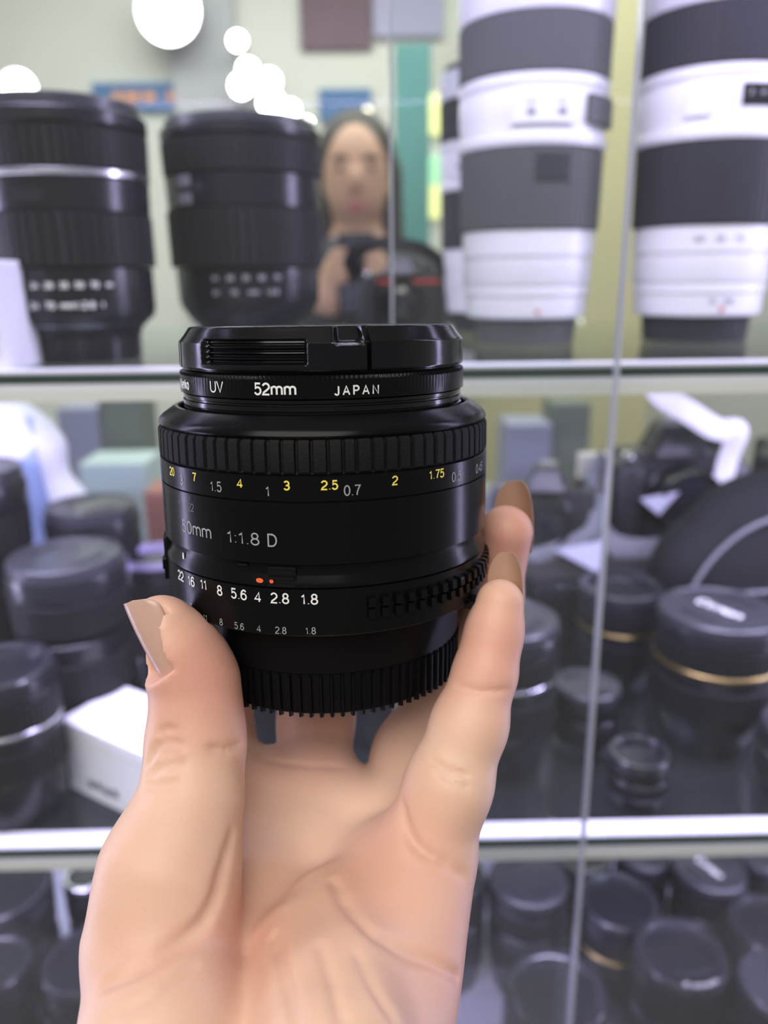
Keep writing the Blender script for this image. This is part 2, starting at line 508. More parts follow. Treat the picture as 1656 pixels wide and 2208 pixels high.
shelf(Z0, 'glass_shelf', 'glass shelf above the white lenses at the top of the cabinet')
shelf(Z1, 'glass_shelf', 'upper glass shelf carrying the two large white lenses')
shelf(Z2, 'glass_shelf', 'middle glass shelf carrying the cameras and capped lenses')
shelf(Z3, 'bottom_shelf', 'white bottom shelf under the crowd of lenses seen from above', M['board'])


def door(name, x0, x1, y, label, edge_x):
    zl, zh = 0.52, 1.88
    o = empty(name, ((x0 + x1) / 2, y, zl), label, 'glass door', 'sliding doors of the display cabinet')
    xm = (x0 + x1) / 2
    MB().box((0, 0, (zh - zl) / 2), (x1 - x0, 0.005, zh - zl)).build('glass_pane', M['door_glass'], o, smooth=False)
    MB().box((edge_x - xm, 0, (zh - zl) / 2), (0.0012, 0.0054, zh - zl)).build('polished_edge', M['glass_edge_pale'], o, smooth=False, label='pale polished upright edge of the glass door')
    return o


SEAM = at_Y(1322, 900, 0.339).x
EDGE = at_Y(843, 350, 0.350).x
door('glass_door', -CW + 0.02, SEAM, 0.339, 'left sliding glass door, its edge passing between the white lenses', SEAM)
door('glass_door', EDGE, CW - 0.02, 0.350, 'right sliding glass door, its edge beside the black lenses', EDGE)

# ------------------------------------------------------------------ the shop behind the cabinet
YW = 3.325
counter = empty('counter', (0.3, 1.35, 0), 'long dark shop counter with a grey top behind the cabinet', 'counter')
MB().box((0, 0, 0.42), (3.0, 0.5, 0.84)).build('counter_body', M['counter'], counter, smooth=False)
MB().box((0, 0, 0.86), (3.06, 0.54, 0.04)).build('counter_top', M['counter_top'], counter, smooth=False)


def wall_panel(name, x0, y0, x1, y1, m, label, cat, Y=YW, t=0.02):
    a, b = at_Y(x0, y1, Y), at_Y(x1, y0, Y)
    o = MB().box((0, 0, 0), (b.x - a.x, t, b.z - a.z)).build(name, m, smooth=False, bevel=0.002)
    o.location = ((a.x + b.x) / 2, Y, (a.z + b.z) / 2)
    return tag(o, label, cat)


ban = wall_panel('wall_banner', 205, 178, 420, 242, M['sign_blue'], 'blue wall banner with orange print behind the black lenses', 'banner')
bw = 0.20
for k, (dx, ww) in enumerate(((-0.10, 0.035), (-0.045, 0.06), (0.02, 0.045), (0.10, 0.03))):
    MB().box((dx, -0.0125, 0.0), (ww, 0.004, 0.035)).build('printed_mark', M['sign_orange'], ban, smooth=False)
wall_panel('wall_poster', 650, -60, 800, 108, M['poster'], 'dark maroon wall poster high behind the glass door', 'poster')
wall_panel('wall_poster', 806, -60, 955, 80, M['poster_lilac'], 'lilac wall poster beside the dark maroon poster', 'poster', Y=YW - 0.01)
wall_panel('wall_board', 690, 192, 800, 262, M['sign_blue'], 'small blue board above the head of the person', 'board')
wall_panel('wall_pilaster', 432, -200, 492, 900, M['pillar'], 'lilac grey upright pilaster on the far wall between banner and lamp cluster', 'pilaster', Y=YW - 0.012, t=0.05)
a, b = at_Y(1040, 300, 2.7), at_Y(1440, 300, 2.7)
cb = empty('cupboard', ((a.x + b.x) / 2, 2.7, 0), 'tall cream yellow cupboard seen between the white lenses', 'cupboard')
MB().box((0, 0.2, 1.12), (b.x - a.x, 0.40, 2.24)).build('cupboard_body', M['cream_door'], cb, smooth=False, bevel=0.004)
for sx in (-1, 1):
    dr = MB().box((sx * (b.x - a.x) * .25, -0.012, 1.12), ((b.x - a.x) * .49, 0.022, 2.16)).build('door', M['cream_door'], cb, smooth=False, bevel=0.003)
    MB().tube([(sx * 0.04, -0.03, 1.0), (sx * 0.04, -0.05, 1.02), (sx * 0.04, -0.05, 1.14), (sx * 0.04, -0.03, 1.16)], 0.006, 8).build('handle', M['silver'], dr)


def counter_thing(name, x0, x1, ytop, m, d, label, cat, Y=1.25):
    a, b = at_Y(x0, ytop, Y), at_Y(x1, ytop, Y)
    zt = 0.88
    o = MB().box((0, 0, (a.z - zt) / 2), (b.x - a.x, d, a.z - zt)).build(name, m, smooth=False, bevel=0.004)
    o.location = ((a.x + b.x) / 2, Y, zt)
    return tag(o, label, cat)


counter_thing('card_box', 228, 318, 848, M['olive'], 0.10, 'grey green box on the counter, topmost behind the white case', 'box', Y=1.44)
counter_thing('card_box', 140, 226, 872, M['lilac_card'], 0.09, 'grey lilac box on the counter beside the grey green one', 'box', Y=1.43)
counter_thing('storage_tray', 190, 330, 985, M['tray'], 0.10, 'pale teal tray on the counter in front of the boxes', 'tray', Y=1.30)
counter_thing('card_box', 322, 400, 1046, M['brick_red'], 0.08, 'dull red box on the counter beside the held lens', 'box', Y=1.18)
counter_thing('card_box', 1085, 1180, 905, M['lilac_card'], 0.10, 'grey lilac box on the counter beyond the turned camera', 'box', Y=1.40)
counter_thing('card_box', 1182, 1262, 862, M['olive'], 0.09, 'grey green box on the counter beside the glass door edge', 'box', Y=1.42)
# teal column standing on the floor, with a lit sign on its flank
a, b = at_Y(852, 300, 2.6), at_Y(925, 300, 2.6)
tc_ = MB().box((0, 0, at_Y(880, 110, 2.6).z / 2), (b.x - a.x, 0.16, at_Y(880, 110, 2.6).z)).build('teal_locker', M['teal'], smooth=False, bevel=0.004)
tc_.location = ((a.x + b.x) / 2, 2.6, 0)
tag(tc_, 'tall teal locker standing in the shop behind the cabinet', 'locker')
ls = empty('lit_sign', at_Y(936, 480, 2.38), 'narrow upright lit sign in yellow and green beside the teal locker', 'sign')
for y0, y1, m in ((205, 290, 'sign_yellow'), (340, 372, 'sign_green'), (400, 470, 'sign_yellow'), (372, 400, 'sign_green')):
    p, q = at_Y(926, y1, 2.38), at_Y(948, y0, 2.38)
    c = (p + q) / 2 - ls.location
    MB().box(c, (q.x - p.x, 0.02, q.z - p.z)).build('sign_panel', M[m], ls, smooth=False)
p, q = at_Y(927, 480, 2.40), at_Y(950, 200, 2.40)
c = (p + q) / 2 - ls.location
zt_ = q.z - ls.location.z
MB().box((c.x, 0.021, (zt_ - ls.location.z) / 2), (q.x - p.x, 0.02, zt_ + ls.location.z)).build('sign_backing', M['wall'], ls, smooth=False)


def lamp(px, py, r, m, label, group):
    p = at_Y(px, py, 3.18)
    o = empty('wall_spotlight', p, label, 'lamp', group)
    mt = Matrix.Rotation(math.radians(90), 4, 'X')
    MB().lathe([(r * 0.35, -0.135), (r * 0.4, -0.09), (r * 0.9, -0.03), (r * 1.02, 0.0), (r * 0.97, 0.004), (r * 0.93, -0.004)], 24, mtx=mt).build('housing', M['frame'], o)
    MB().lathe([(r * 0.95, -0.006), (r * 0.9, 0.006), (r * 0.6, 0.016), (r * 0.1, 0.02)], 24, mtx=mt).build('bulb', M[m], o)
    return o


lamp(362, 22, 0.112, 'lamp_white', 'largest round lamp glaring near the top of the far wall', 'lamps on the far wall')
lamp(38, 196, 0.070, 'lamp_white', 'white lamp shining just above the big black lens at the frame edge', 'lamps on the far wall')
sp = 'cluster of lamps slanting down the far wall'
for px, py, r, m, lb in ((512, 88, .030, 'lamp_glow', 'topmost lamp of the slanting cluster on the far wall'),
                         (535, 150, .036, 'lamp_glow', 'second lamp from the top of the slanting cluster'),
                         (520, 185, .040, 'lamp_glow', 'lamp sticking out on the banner side of the slanting cluster'),
                         (580, 175, .040, 'lamp_glow', 'lamp sticking out on the poster side of the slanting cluster'),
                         (585, 222, .046, 'lamp_glow', 'third lowest lamp of the slanting cluster'),
                         (625, 238, .034, 'lamp_glow', 'second lowest lamp of the slanting cluster'),
                         (662, 266, .020, 'lamp_glow', 'lowest small lamp of the slanting cluster, at the lens rim'),
                         (792, 240, .016, 'lamp_small', 'small warm lamp above the head of the person'),
                         (968, 275, .018, 'lamp_small', 'small warm lamp beside the white lens and lit sign')):
    lamp(px, py, r, m, lb, sp)

# ------------------------------------------------------------------ the lens held in the hand (millimetres in its own frame)
LP0 = Vector((-11.81, 19.467, -157.683))
LA = Vector((-0.01102, 0.97278, 0.23147)).normalized()
LE = Vector((0.999939, 0.010721, 0.002551))
LE = (LE - LA * LE.dot(LA)).normalized()
LF = LE.cross(LA).normalized()
R3 = Matrix((CM @ LE, CM @ (-LF), CM @ LA)).transposed()
lens = empty('camera_lens', Matrix.Translation(c2w(LP0)) @ R3.to_4x4(),
             'black prime lens with yellow distance numbers held up in the hand', 'camera lens')
MM = 0.001


def lpart(mb, name, m, parent=None, **k):
    return mb.build(name, m, parent or lens, scale=MM, **k)


def sm(x, a, b):
    t = np.clip((x - a) / (b - a), 0, 1)
    return t * t * (3 - 2 * t)


def wrapd(th, c):
    return (th - c + PI) % (2 * PI) - PI


# main barrel: distance band, plain band, waisted skirt under it
bar = lpart(MB().lathe([(27.5, -6.4), (31.7, -6.4), (31.95, -6.6), (31.95, -10.65), (31.6, -10.72), (31.6, -10.88), (31.95, -10.95),
                        (31.95, -21.4), (31.6, -21.55), (31.3, -21.7), (31.2, -22.6), (31.35, -23.6), (31.9, -24.6), (32.0, -25.4),
                        (31.5, -25.5), (26.0, -25.5)], 256, closed=False), 'barrel', M['lens_satin'], angle=40)
# shoulder and inner tube above the focusing grip
sh = lpart(MB().lathe([(27.6, -1.0), (27.6, 2.55), (28.0, 2.75), (28.6, 2.72), (30.9, 1.15), (31.5, 0.55), (31.75, -0.1), (31.5, -0.5), (30.5, -0.6)], 256, closed=False),
           'shoulder_ring', M['lens_satin'], angle=25)
lpart(MB().lathe([(26.2, -1.0), (26.9, -1.0), (26.9, 2.6), (26.6, 2.8), (26.6, 3.1), (26.9, 3.25), (26.9, 4.0), (26.5, 4.15), (26.5, 4.4), (26.8, 4.55), (26.8, 5.1), (25.0, 5.1)], 256, closed=False),
      'front_tube', M['lens_gloss'], angle=25)


def rib(n, duty, depth, hlo, hhi, phase=0.0):
    def fn(th, i, r, h, rr):
        fr = (th * n / (2 * PI) + phase) % 1.0
        if hlo <= h <= hhi:
            rr = rr - np.where(fr < duty, depth, 0.0)
        return rr
    return fn


grip = lpart(MB().lathe([(30.6, -0.45), (31.0, -0.45), (31.55, -0.75), (31.9, -1.4), (31.95, -5.9), (31.7, -6.3), (30.6, -6.4)], 82 * 10,
                        rfun=rib(82, 0.2, 0.55, -6.1, -0.6), closed=False), 'focus_grip', M['rubber'], angle=30)

# distance and focal-length inscriptions
yel = MB()
for s, th, h in TXT['feet']:
    wrap_text(yel, s, th, h, 31.95, 1.62, wide=1.0, stroke=0.15)
lpart(yel, 'feet_numerals', M['ink_yellow'], bar, smooth=False)
gry = MB()
for s, th, h in TXT['metres']:
    wrap_text(gry, s, th, h, 31.95, 1.8, wide=0.92)
lpart(gry, 'metre_numerals', M['ink_grey'], bar, smooth=False)
dpt = MB()
for s, th, h in TXT['depth']:
    wrap_text(dpt, s, th, h, 31.95, 1.5, wide=0.85)
for th, h in TXT['ticks']:
    wrap_text(dpt, 'l', th, h, 31.95, 0.9, wide=1.0)
lpart(dpt, 'depth_marks', M['ink_dim'], bar, smooth=False, label='worn dim depth of field marks')
foc = MB()
for s, th, h, hh, w in TXT['focal']:
    wrap_text(foc, s, th, h, 31.95, hh, wide=w)
lpart(foc, 'focal_lettering', M['ink_grey'], bar, smooth=False)
# white index dot
def dot(mb, th_deg, h, r, rx, ry, n=24):
    vs = []
    for k in range(n):
        a = 2 * PI * k / n
        cx = math.copysign(abs(math.cos(a)) ** 0.8, math.cos(a)) * rx
        t = math.radians(th_deg) + cx / r
        vs.append(((r + .06) * math.sin(t), -(r + .06) * math.cos(t), h + math.sin(a) * ry))
    mb.add(vs, [tuple(range(n))])


d = MB(); dot(d, -52.0, -23.6, 31.45, 0.32, 0.95)
lpart(d, 'index_dot', M['ink_white'], bar, smooth=False)
# lock slider let into the skirt, with its two orange marks
lk = MB()


def arc_block(mb, t0, t1, h0, h1, r0, r1, n=8):
    th = np.radians(np.linspace(t0, t1, n + 1))
    v = []
    for t in th:
        for r, h in ((r0, h0), (r1, h0), (r1, h1), (r0, h1)):
            v.append((r * math.sin(t), -r * math.cos(t), h))
    f = []
    for i in range(n):
        for k in range(4):
            k2 = (k + 1) % 4
            f.append((i * 4 + k, (i + 1) * 4 + k, (i + 1) * 4 + k2, i * 4 + k2))
    f += [(0, 1, 2, 3), tuple(n * 4 + k for k in (3, 2, 1, 0))]
    mb.add(v, f)


arc_block(lk, -14.3, -5.6, -25.35, -21.9, 30.5, 31.75)
arc_block(lk, -14.0, -6.0, -24.0, -23.5, 31.5, 32.25)
arc_block(lk, -14.0, -6.0, -22.9, -22.5, 31.5, 32.0)
arc_block(lk, -14.2, -5.7, -25.3, -24.9, 31.5, 32.15)
lock = lpart(lk, 'aperture_lock', M['lens_gloss'], smooth=False)
om = MB(); dot(om, -17.0, -24.45, 31.88, 0.66, 0.42); dot(om, -13.1, -24.4, 31.98, 0.36, 0.36)
lpart(om, 'lock_mark', M['ink_orange'], lock, smooth=False, label='orange lock marks')
arw = MB()
arc_block(arw, -24.6, -21.2, -22.3, -21.9, 31.2, 31.6)
lpart(arw, 'lock_arrow', M['lens_gloss'], lock, smooth=False)

# aperture ring with its two rows of finger ridges and the meter prongs
ap = lpart(MB().lathe([(26.0, -25.55), (31.6, -25.6), (31.9, -25.8), (31.95, -33.85), (31.75, -34.1), (31.0, -34.2), (27.0, -34.2)], 256, closed=False),
           'aperture_ring', M['lens_satin'], angle=30)
big = MB()
for s, th, h in TXT['aperture']:
    wrap_text(big, s, th, h, 31.95, 1.95, wide=0.97, stroke=0.14)
lpart(big, 'aperture_numerals', M['ink_white'], ap, smooth=False)
sml = MB()
for s, th, h in TXT['small']:
    wrap_text(sml, s, th, h, 31.95, 1.3, wide=0.9)
lpart(sml, 'small_numerals', M['ink_grey'], ap, smooth=False)
rd = MB()
for k in range(22):
    t = 15.5 + k * 4.35
    v = []
    for (ta, tb, h0, h1, r1) in ((t, t + 2.7, -29.15, -27.3, 33.0), (t + 0.25, t + 2.45, -31.3, -29.35, 32.7)):
        a0, a1 = math.radians(ta), math.radians(tb)
        am = (a0 + a1) / 2
        P = lambda r, a, h: (r * math.sin(a), -r * math.cos(a), h)
        vs = [P(31.8, a0, h0), P(31.8, a1, h0), P(31.8, a1, h1), P(31.8, a0, h1), P(r1, am - .018, h0 + .1), P(r1, am + .018, h0 + .1), P(r1 - .15, am + .018, h1 - .25), P(r1 - .15, am - .018, h1 - .25)]
        rd.add(vs, [(4, 5, 6, 7), (0, 1, 5, 4), (1, 2, 6, 5), (2, 3, 7, 6), (3, 0, 4, 7)])
lpart(rd, 'finger_ridges', M['lens_satin'], ap, smooth=False)
rd = MB()
for k in range(7):
    t = -78 - k * 4.35
    for (ta, tb, h0, h1, r1) in ((t, t + 2.7, -29.15, -27.3, 33.0), (t + 0.25, t + 2.45, -31.3, -29.35, 32.7)):
        arc_block(rd, ta, tb, h0, h1, 31.8, r1, 2)
lpart(rd, 'finger_ridges', M['lens_satin'], ap, smooth=False)
for t0, t1, h0, h1, rr in ((58.5, 64.5, -35.1, -33.2, 33.4), (-50.0, -44.5, -35.1, -33.2, 33.0), (-82.0, -72.0, -26.6, -22.4, 32.5)):
    pr = MB()
    arc_block(pr, t0, t1, h0, h1, 30.5, rr, 5)
    lpart(pr, 'coupling_prong', M['lens_gloss'], ap, smooth=False, bevel=0.0002)

# rear cap: smooth collar and ridged skirt
rc = lpart(MB().lathe([(24.0, -34.0), (27.3, -34.3), (27.3, -36.0), (27.1, -36.2), (26.7, -43.3), (26.35, -43.6), (26.2, -51.2), (25.6, -51.6), (24.6, -51.6), (24.4, -50.4), (1.0, -50.3)], 320, closed=False),
           'rear_cap', M['cap_plastic'], angle=30)
rg = MB()
for k in range(87):
    t = k * 360 / 87
    a0, a1 = math.radians(t - 0.95), math.radians(t + 0.95)
    P = lambda r, a, h: (r * math.sin(a), -r * math.cos(a), h)
    vs = [P(26.0, a0, -43.7), P(26.0, a1, -43.7), P(26.0, a1, -51.9), P(26.0, a0, -51.9), P(26.95, (a0 * .7 + a1 * .3), -43.9), P(26.95, (a0 * .3 + a1 * .7), -43.9), P(26.85, (a0 * .3 + a1 * .7), -51.75), P(26.85, (a0 * .7 + a1 * .3), -51.75)]
    rg.add(vs, [(4, 7, 6, 5), (0, 4, 5, 1), (1, 5, 6, 2), (2, 6, 7, 3), (3, 7, 4, 0)])
lpart(rg, 'ridge', M['cap_plastic'], rc, smooth=False)

# screw-in filter with knurled rim
def knurl(th, i, r, h, rr):
    if 8.55 < h < 9.4:
        fr = (th * 210 / (2 * PI)) % 1.0
        rr = rr - np.abs(fr - 0.5) * 0.5
    return rr


flt = lpart(MB().lathe([(25.5, 5.2), (26.9, 5.25), (27.25, 5.4), (27.3, 8.5), (27.35, 8.6), (27.2, 9.1), (26.8, 9.35), (25.2, 9.4), (25.0, 12.0)], 840, rfun=knurl, closed=False),
            'filter_ring', M['lens_satin'], angle=25)
ft = MB()
for s, th, h, hh, spc, w, bd in TXT['filter']:
    wrap_text(ft, s, th, h, 27.3, hh, wide=w, space=spc, stroke=bd)
lpart(ft, 'lettering', M['ink_white'], flt, smooth=False, label='white lettering around the filter ring')

# pinch cap: chamfered rim, grip pocket with ridges, release notch and slits
POCK = (math.radians(-44.8), math.radians(-1.5))
NOTCH = (math.radians(11.0), math.radians(19.8))


def cap_r(th, i, r, h, rr):
    base = rr.copy()
    rise = np.zeros_like(th)
    for off in (0.0, PI):
        t = wrapd(th, off)
        # pocket with ridged floor
        inp = sm(t, POCK[0] - .008, POCK[0] + .012) * (1 - sm(t, POCK[1] - .012, POCK[1] + .008))
        edge = sm(np.full_like(t, h), 10.75, 10.95) * (1 - sm(np.full_like(t, h), 14.7, 14.9))
        ridg = 0.42 * (0.5 + 0.5 * math.cos(2 * PI * (h - 10.9) / 0.92))
        rr = rr - inp * edge * (1.25 - ridg)
        # panel step between pocket and slit
        inn = (t > POCK[1] + .012) & (t < NOTCH[1])
        rr = np.where(inn & (h < 14.4), rr + 0.25, rr)
        # release notch
        nn = sm(t, NOTCH[0] - .06, NOTCH[0]) * (1 - sm(t, NOTCH[1] - .01, NOTCH[1] + .004))
        if h > 13.9:
            rr = rr - nn * min(2.6, (h - 13.6) * 2.2)
        # narrow slits
        for c in (math.radians(20.6), math.radians(-66.0)):
            sl = np.abs(wrapd(th, c + off)) < math.radians(0.62)
            rr = np.where(sl, rr - 1.3, rr)
    return rr


prof = [(25.0, 9.7), (26.6, 9.75), (27.0, 9.85), (27.1, 10.05)]
prof += [(27.15 - 0.06 * (h - 10.0) / 4, h) for h in np.arange(10.2, 14.3, 0.12)]
prof += [(27.05, 14.4), (26.85, 14.65), (26.5, 15.05), (26.1, 15.55), (25.7, 16.1), (25.35, 16.6), (25.15, 16.9), (24.9, 17.05), (24.2, 17.1), (23.2, 16.9), (22.4, 16.5), (21.6, 16.4), (0.2, 16.4)]
capo = lpart(MB().lathe(prof, 720, rfun=cap_r, closed=False), 'lens_cap', M['lens_gloss'], angle=28)
pt = MB()
for a0 in (0.0, PI):
    mt = Matrix.Rotation(a0 + math.radians(-8), 4, 'Z')
    for k in range(5):
        b_ = MB().box((0, -17.5 + k * 1.7, 16.55), (19 - abs(k - 2) * 1.5, 0.8, 0.5))
        pt.add([tuple(mt @ Vector(p)) for p in b_.v], b_.f)
lpart(pt, 'pinch_tab', M['lens_gloss'], capo, smooth=False)

# ------------------------------------------------------------------ signed-distance modelling for bodies
class Field:
    def __init__(self, lo, hi, vox, big=30.0):
        self.lo = np.array(lo, float)
        self.vox = vox
        self.n = np.ceil((np.array(hi, float) - self.lo) / vox).astype(int) + 1
        self.d = np.full(tuple(self.n), big, np.float32)

    def sub(self, lo, hi, pad):
        a = np.clip(np.floor((np.array(lo) - pad - self.lo) / self.vox).astype(int), 0, self.n)
        b = np.clip(np.ceil((np.array(hi) + pad - self.lo) / self.vox).astype(int) + 1, 0, self.n)
        sl = tuple(slice(i, j) for i, j in zip(a, b))
        ax = [(self.lo[k] + self.vox * np.arange(a[k], b[k])).astype(np.float32) for k in range(3)]
        return sl, ax[0][:, None, None], ax[1][None, :, None], ax[2][None, None, :]

    @staticmethod
    def smin(a, b, k):
        h = np.maximum(k - np.abs(a - b), 0) / k
        return np.minimum(a, b) - h * h * k * 0.25

    @staticmethod
    def cone(X, Y, Z, a, b, ra, rb):
        a, b = np.array(a, float), np.array(b, float)
        ab = b - a
        t = np.clip(((X - a[0]) * ab[0] + (Y - a[1]) * ab[1] + (Z - a[2]) * ab[2]) / max(ab.dot(ab), 1e-9), 0, 1)
        return np.sqrt((X - a[0] - t * ab[0]) ** 2 + (Y - a[1] - t * ab[1]) ** 2 + (Z - a[2] - t * ab[2]) ** 2) - (ra + (rb - ra) * t)

    def chain(self, pts, rad, k=3.0):
        """a limb: returns its own block of distances, to be merged as one"""
        P, R = np.array(pts, float), np.array(rad, float)
        pad = R.max() + 10
        sl, X, Y, Z = self.sub(P.min(0), P.max(0), pad)
        d = None
        for i in range(len(P) - 1):
            c = self.cone(X, Y, Z, P[i], P[i + 1], R[i], R[i + 1])
            d = c if d is None else self.smin(d, c, k)
        return sl, X, Y, Z, d

    def add_chain(self, pts, rad, k=3.0, blend=6.0, root=None, reach=16.0, thin=0.6):
        sl, X, Y, Z, d = self.chain(pts, rad, k)
        if root is not None:
            q = np.sqrt((X - root[0]) ** 2 + (Y - root[1]) ** 2 + (Z - root[2]) ** 2)
            w = np.clip(1.6 - q / reach, 0, 1)
            blend = thin + (blend - thin) * w
        self.d[sl] = self.smin(self.d[sl], d.astype(np.float32), blend)

    def add_ellipsoid(self, c, axes, radii, blend=6.0, sign=1):
        """axes: three orthonormal rows"""
        c = np.array(c, float)
        m = max(radii)
        sl, X, Y, Z = self.sub(c - m, c + m, 10)
        u = [((X - c[0]) * a[0] + (Y - c[1]) * a[1] + (Z - c[2]) * a[2]) for a in axes]
        k0 = np.sqrt(sum((q / r) ** 2 for q, r in zip(u, radii)))
        k1 = np.sqrt(sum((q / (r * r)) ** 2 for q, r in zip(u, radii))) + 1e-6
        d = (k0 * (k0 - 1) / k1).astype(np.float32)
        if sign > 0:
            self.d[sl] = self.smin(self.d[sl], d, blend)
        else:
            self.d[sl] = -self.smin(-self.d[sl], d, blend)

    def groove(self, pts, r, k):
        """press a thin line into the surface"""
        P = np.array(pts, float)
        sl, X, Y, Z = self.sub(P.min(0), P.max(0), r + k + 1)
        d = None
        for i in range(len(P) - 1):
            t0, t1 = i / (len(P) - 1), (i + 1) / (len(P) - 1)
            f0, f1 = min(1, 4 * t0 + .25, 4 * (1 - t0) + .25), min(1, 4 * t1 + .25, 4 * (1 - t1) + .25)
            c = self.cone(X, Y, Z, P[i], P[i + 1], r * f0, r * f1)
            d = c if d is None else np.minimum(d, c)
        self.d[sl] = -self.smin(-self.d[sl], d.astype(np.float32), k)

    def value(self, p):
        q = (np.array(p) - self.lo) / self.vox
        i = np.floor(q).astype(int)
        i = np.clip(i, 0, self.n - 2)
        f = q - i
        s = 0.0
        for dx in (0, 1):
            for dy in (0, 1):
                for dz in (0, 1):
                    s += self.d[i[0] + dx, i[1] + dy, i[2] + dz] * (f[0] if dx else 1 - f[0]) * (f[1] if dy else 1 - f[1]) * (f[2] if dz else 1 - f[2])
        return s

    def mesh(self, relax=2):
        g = openvdb.FloatGrid(self.vox * 3)
        g.copyFromArray(np.clip(self.d, -self.vox * 3, self.vox * 3))
        v, q = g.convertToQuads(0.0)
        v = v.astype(float) * self.vox + self.lo
        q = q.astype(int)
        for it in range(relax):
            acc = np.zeros_like(v)
            cnt = np.zeros(len(v))
            for a, b in ((0, 1), (1, 2), (2, 3), (3, 0)):
                np.add.at(acc, q[:, a], v[q[:, b]])
                np.add.at(acc, q[:, b], v[q[:, a]])
                np.add.at(cnt, q[:, a], 1)
                np.add.at(cnt, q[:, b], 1)
            v = v * 0.5 + 0.5 * acc / np.maximum(cnt, 1)[:, None]
        return v, q[:, ::-1]


# ------------------------------------------------------------------ the left hand (camera frame, millimetres)
def P(px, py, d):
    return np.array([(px - CX) / FPX * d, (CY - py) / FPX * d, -float(d)])


HAND = Field((-74, -172, -232), (44, 4, -30), HV)
wr = np.array([0.0, -0.60, 0.80])          # along the palm towards the wrist
nr = np.array([0.0, 0.80, 0.60])           # out of the palm
xr = np.array([1.0, 0, 0])
WR = np.array([-17.0, -121.0, -107.0])
EL = np.array([-12.0, -196.0, -7.0])
# knuckle roots
I0, M0, R0, K0 = P(492, 1700, 168), P(675, 1690, 173), P(838, 1785, 166), P(914, 1842, 147)
# palm: four metacarpals and the web of flesh that joins them
for a, ra, b, rb in ((I0, 9.0, WR + (-13, 0, 0), 13), (M0, 9.3, WR + (-4, 0, 0), 14), (R0, 9.2, WR + (1, 0, 0), 13), (K0, 9.4, WR + (5, 0, 0), 12)):
    HAND.add_chain([a, b], [ra, rb], blend=9)
HAND.add_chain([I0 + (2, 0, 0), M0, R0 + (-1, 1, -1)], [7.0, 7.6, 7.0], blend=5)
# forearm
HAND.add_chain([WR + (-9, 0, 0), EL + (-12, 0, 0)], [17, 24], blend=10)
HAND.add_chain([WR + (9, 0, 0), EL + (12, 0, 0)], [16.5, 24], blend=10)
# ball of the thumb and heel of the hand
T3, T4, T5, T6 = P(412, 1725, 140), P(366, 1880, 135), P(346, 2030, 133), P(358, 2240, 122)
HAND.add_chain([T4, T5, T6, WR + (-15, 6, 8)], [10.2, 12.0, 12.5, 12.5], blend=8)
HAND.add_chain([P(848, 1935, 148), P(792, 2095, 137), P(735, 2330, 118)], [11.0, 12.4, 13.0], blend=8)
# fingers
INDEX = [I0, P(458, 1535, 181), P(500, 1330, 204), P(600, 1190, 213), P(670, 1130, 213)]
MIDDLE = [M0, P(682, 1545, 183), P(682, 1330, 208), P(760, 1180, 214), P(815, 1125, 212)]
RING = [R0, P(886, 1622, 176), P(976, 1452, 184), P(1056, 1292, 177), P(1091, 1147, 169)]
PINKY = [K0, P(968, 1690, 146), P(1013, 1560, 147), P(1046, 1450, 148), P(1065, 1365, 149), P(1078, 1300, 149)]
HAND.add_chain(INDEX, [8.8, 8.0, 7.6, 6.8, 5.8], k=4, blend=5, root=I0, reach=9)
HAND.add_chain(MIDDLE, [9.0, 8.1, 7.8, 7.0, 6.0], k=4, blend=5, root=M0, reach=9)
HAND.add_chain(RING, [8.9, 7.7, 7.2, 6.6, 5.7], k=4, blend=5, root=R0, reach=9)
HAND.add_chain(PINKY, [9.0, 7.6, 6.6, 5.5, 5.0, 4.5], k=3, blend=7, root=K0, reach=8, thin=0.4)
# thumb
TT, T0, T1, T2 = P(346, 1350, 139.5), P(372, 1388, 140.5), P(423, 1475, 143), P(422, 1612, 143)
HAND.add_chain([TT, T0, P(403, 1430, 142), T1, P(424, 1550, 143), T2, T3, T4], [5.4, 6.5, 7.0, 7.2, 7.7, 8.3, 8.6, 10.2], k=3, blend=9, root=T4, reach=16)


def skin_at(px, py, d0=105.0, d1=235.0):
    u = np.array([(px - CX) / FPX, (CY - py) / FPX, -1.0])
    for d in np.arange(d0, d1, 0.4):
        if HAND.value(u * d) < 0:
            return u * d
    return None


def crease(px, r=0.55, k=0.9, lift=0.15):
    pts = []
    S = spline([(x, y, 0) for x, y in px], 5)
    for s in S:
        q = skin_at(s.x, s.y)
        if q is not None:
            pts.append(q * (1 - lift / np.linalg.norm(q)))
    if len(pts) > 1:
        jump = [np.linalg.norm(pts[i + 1] - pts[i]) for i in range(len(pts) - 1)]
        run = [pts[0]]
        for i, j in enumerate(jump):
            if j < 9:
                run.append(pts[i + 1])
        HAND.groove(run, r, k)


# tendons and folds of the cupped palm (raised), then its creases (pressed in)
def ridge(px, r, sink, blend):
    pts = []
    for x, y in px:
        q = skin_at(x, y)
        if q is not None:
            pts.append(q * (1 + sink / np.linalg.norm(q)))
    if len(pts) > 1:
        HAND.add_chain(pts, [r] * len(pts), blend=blend)


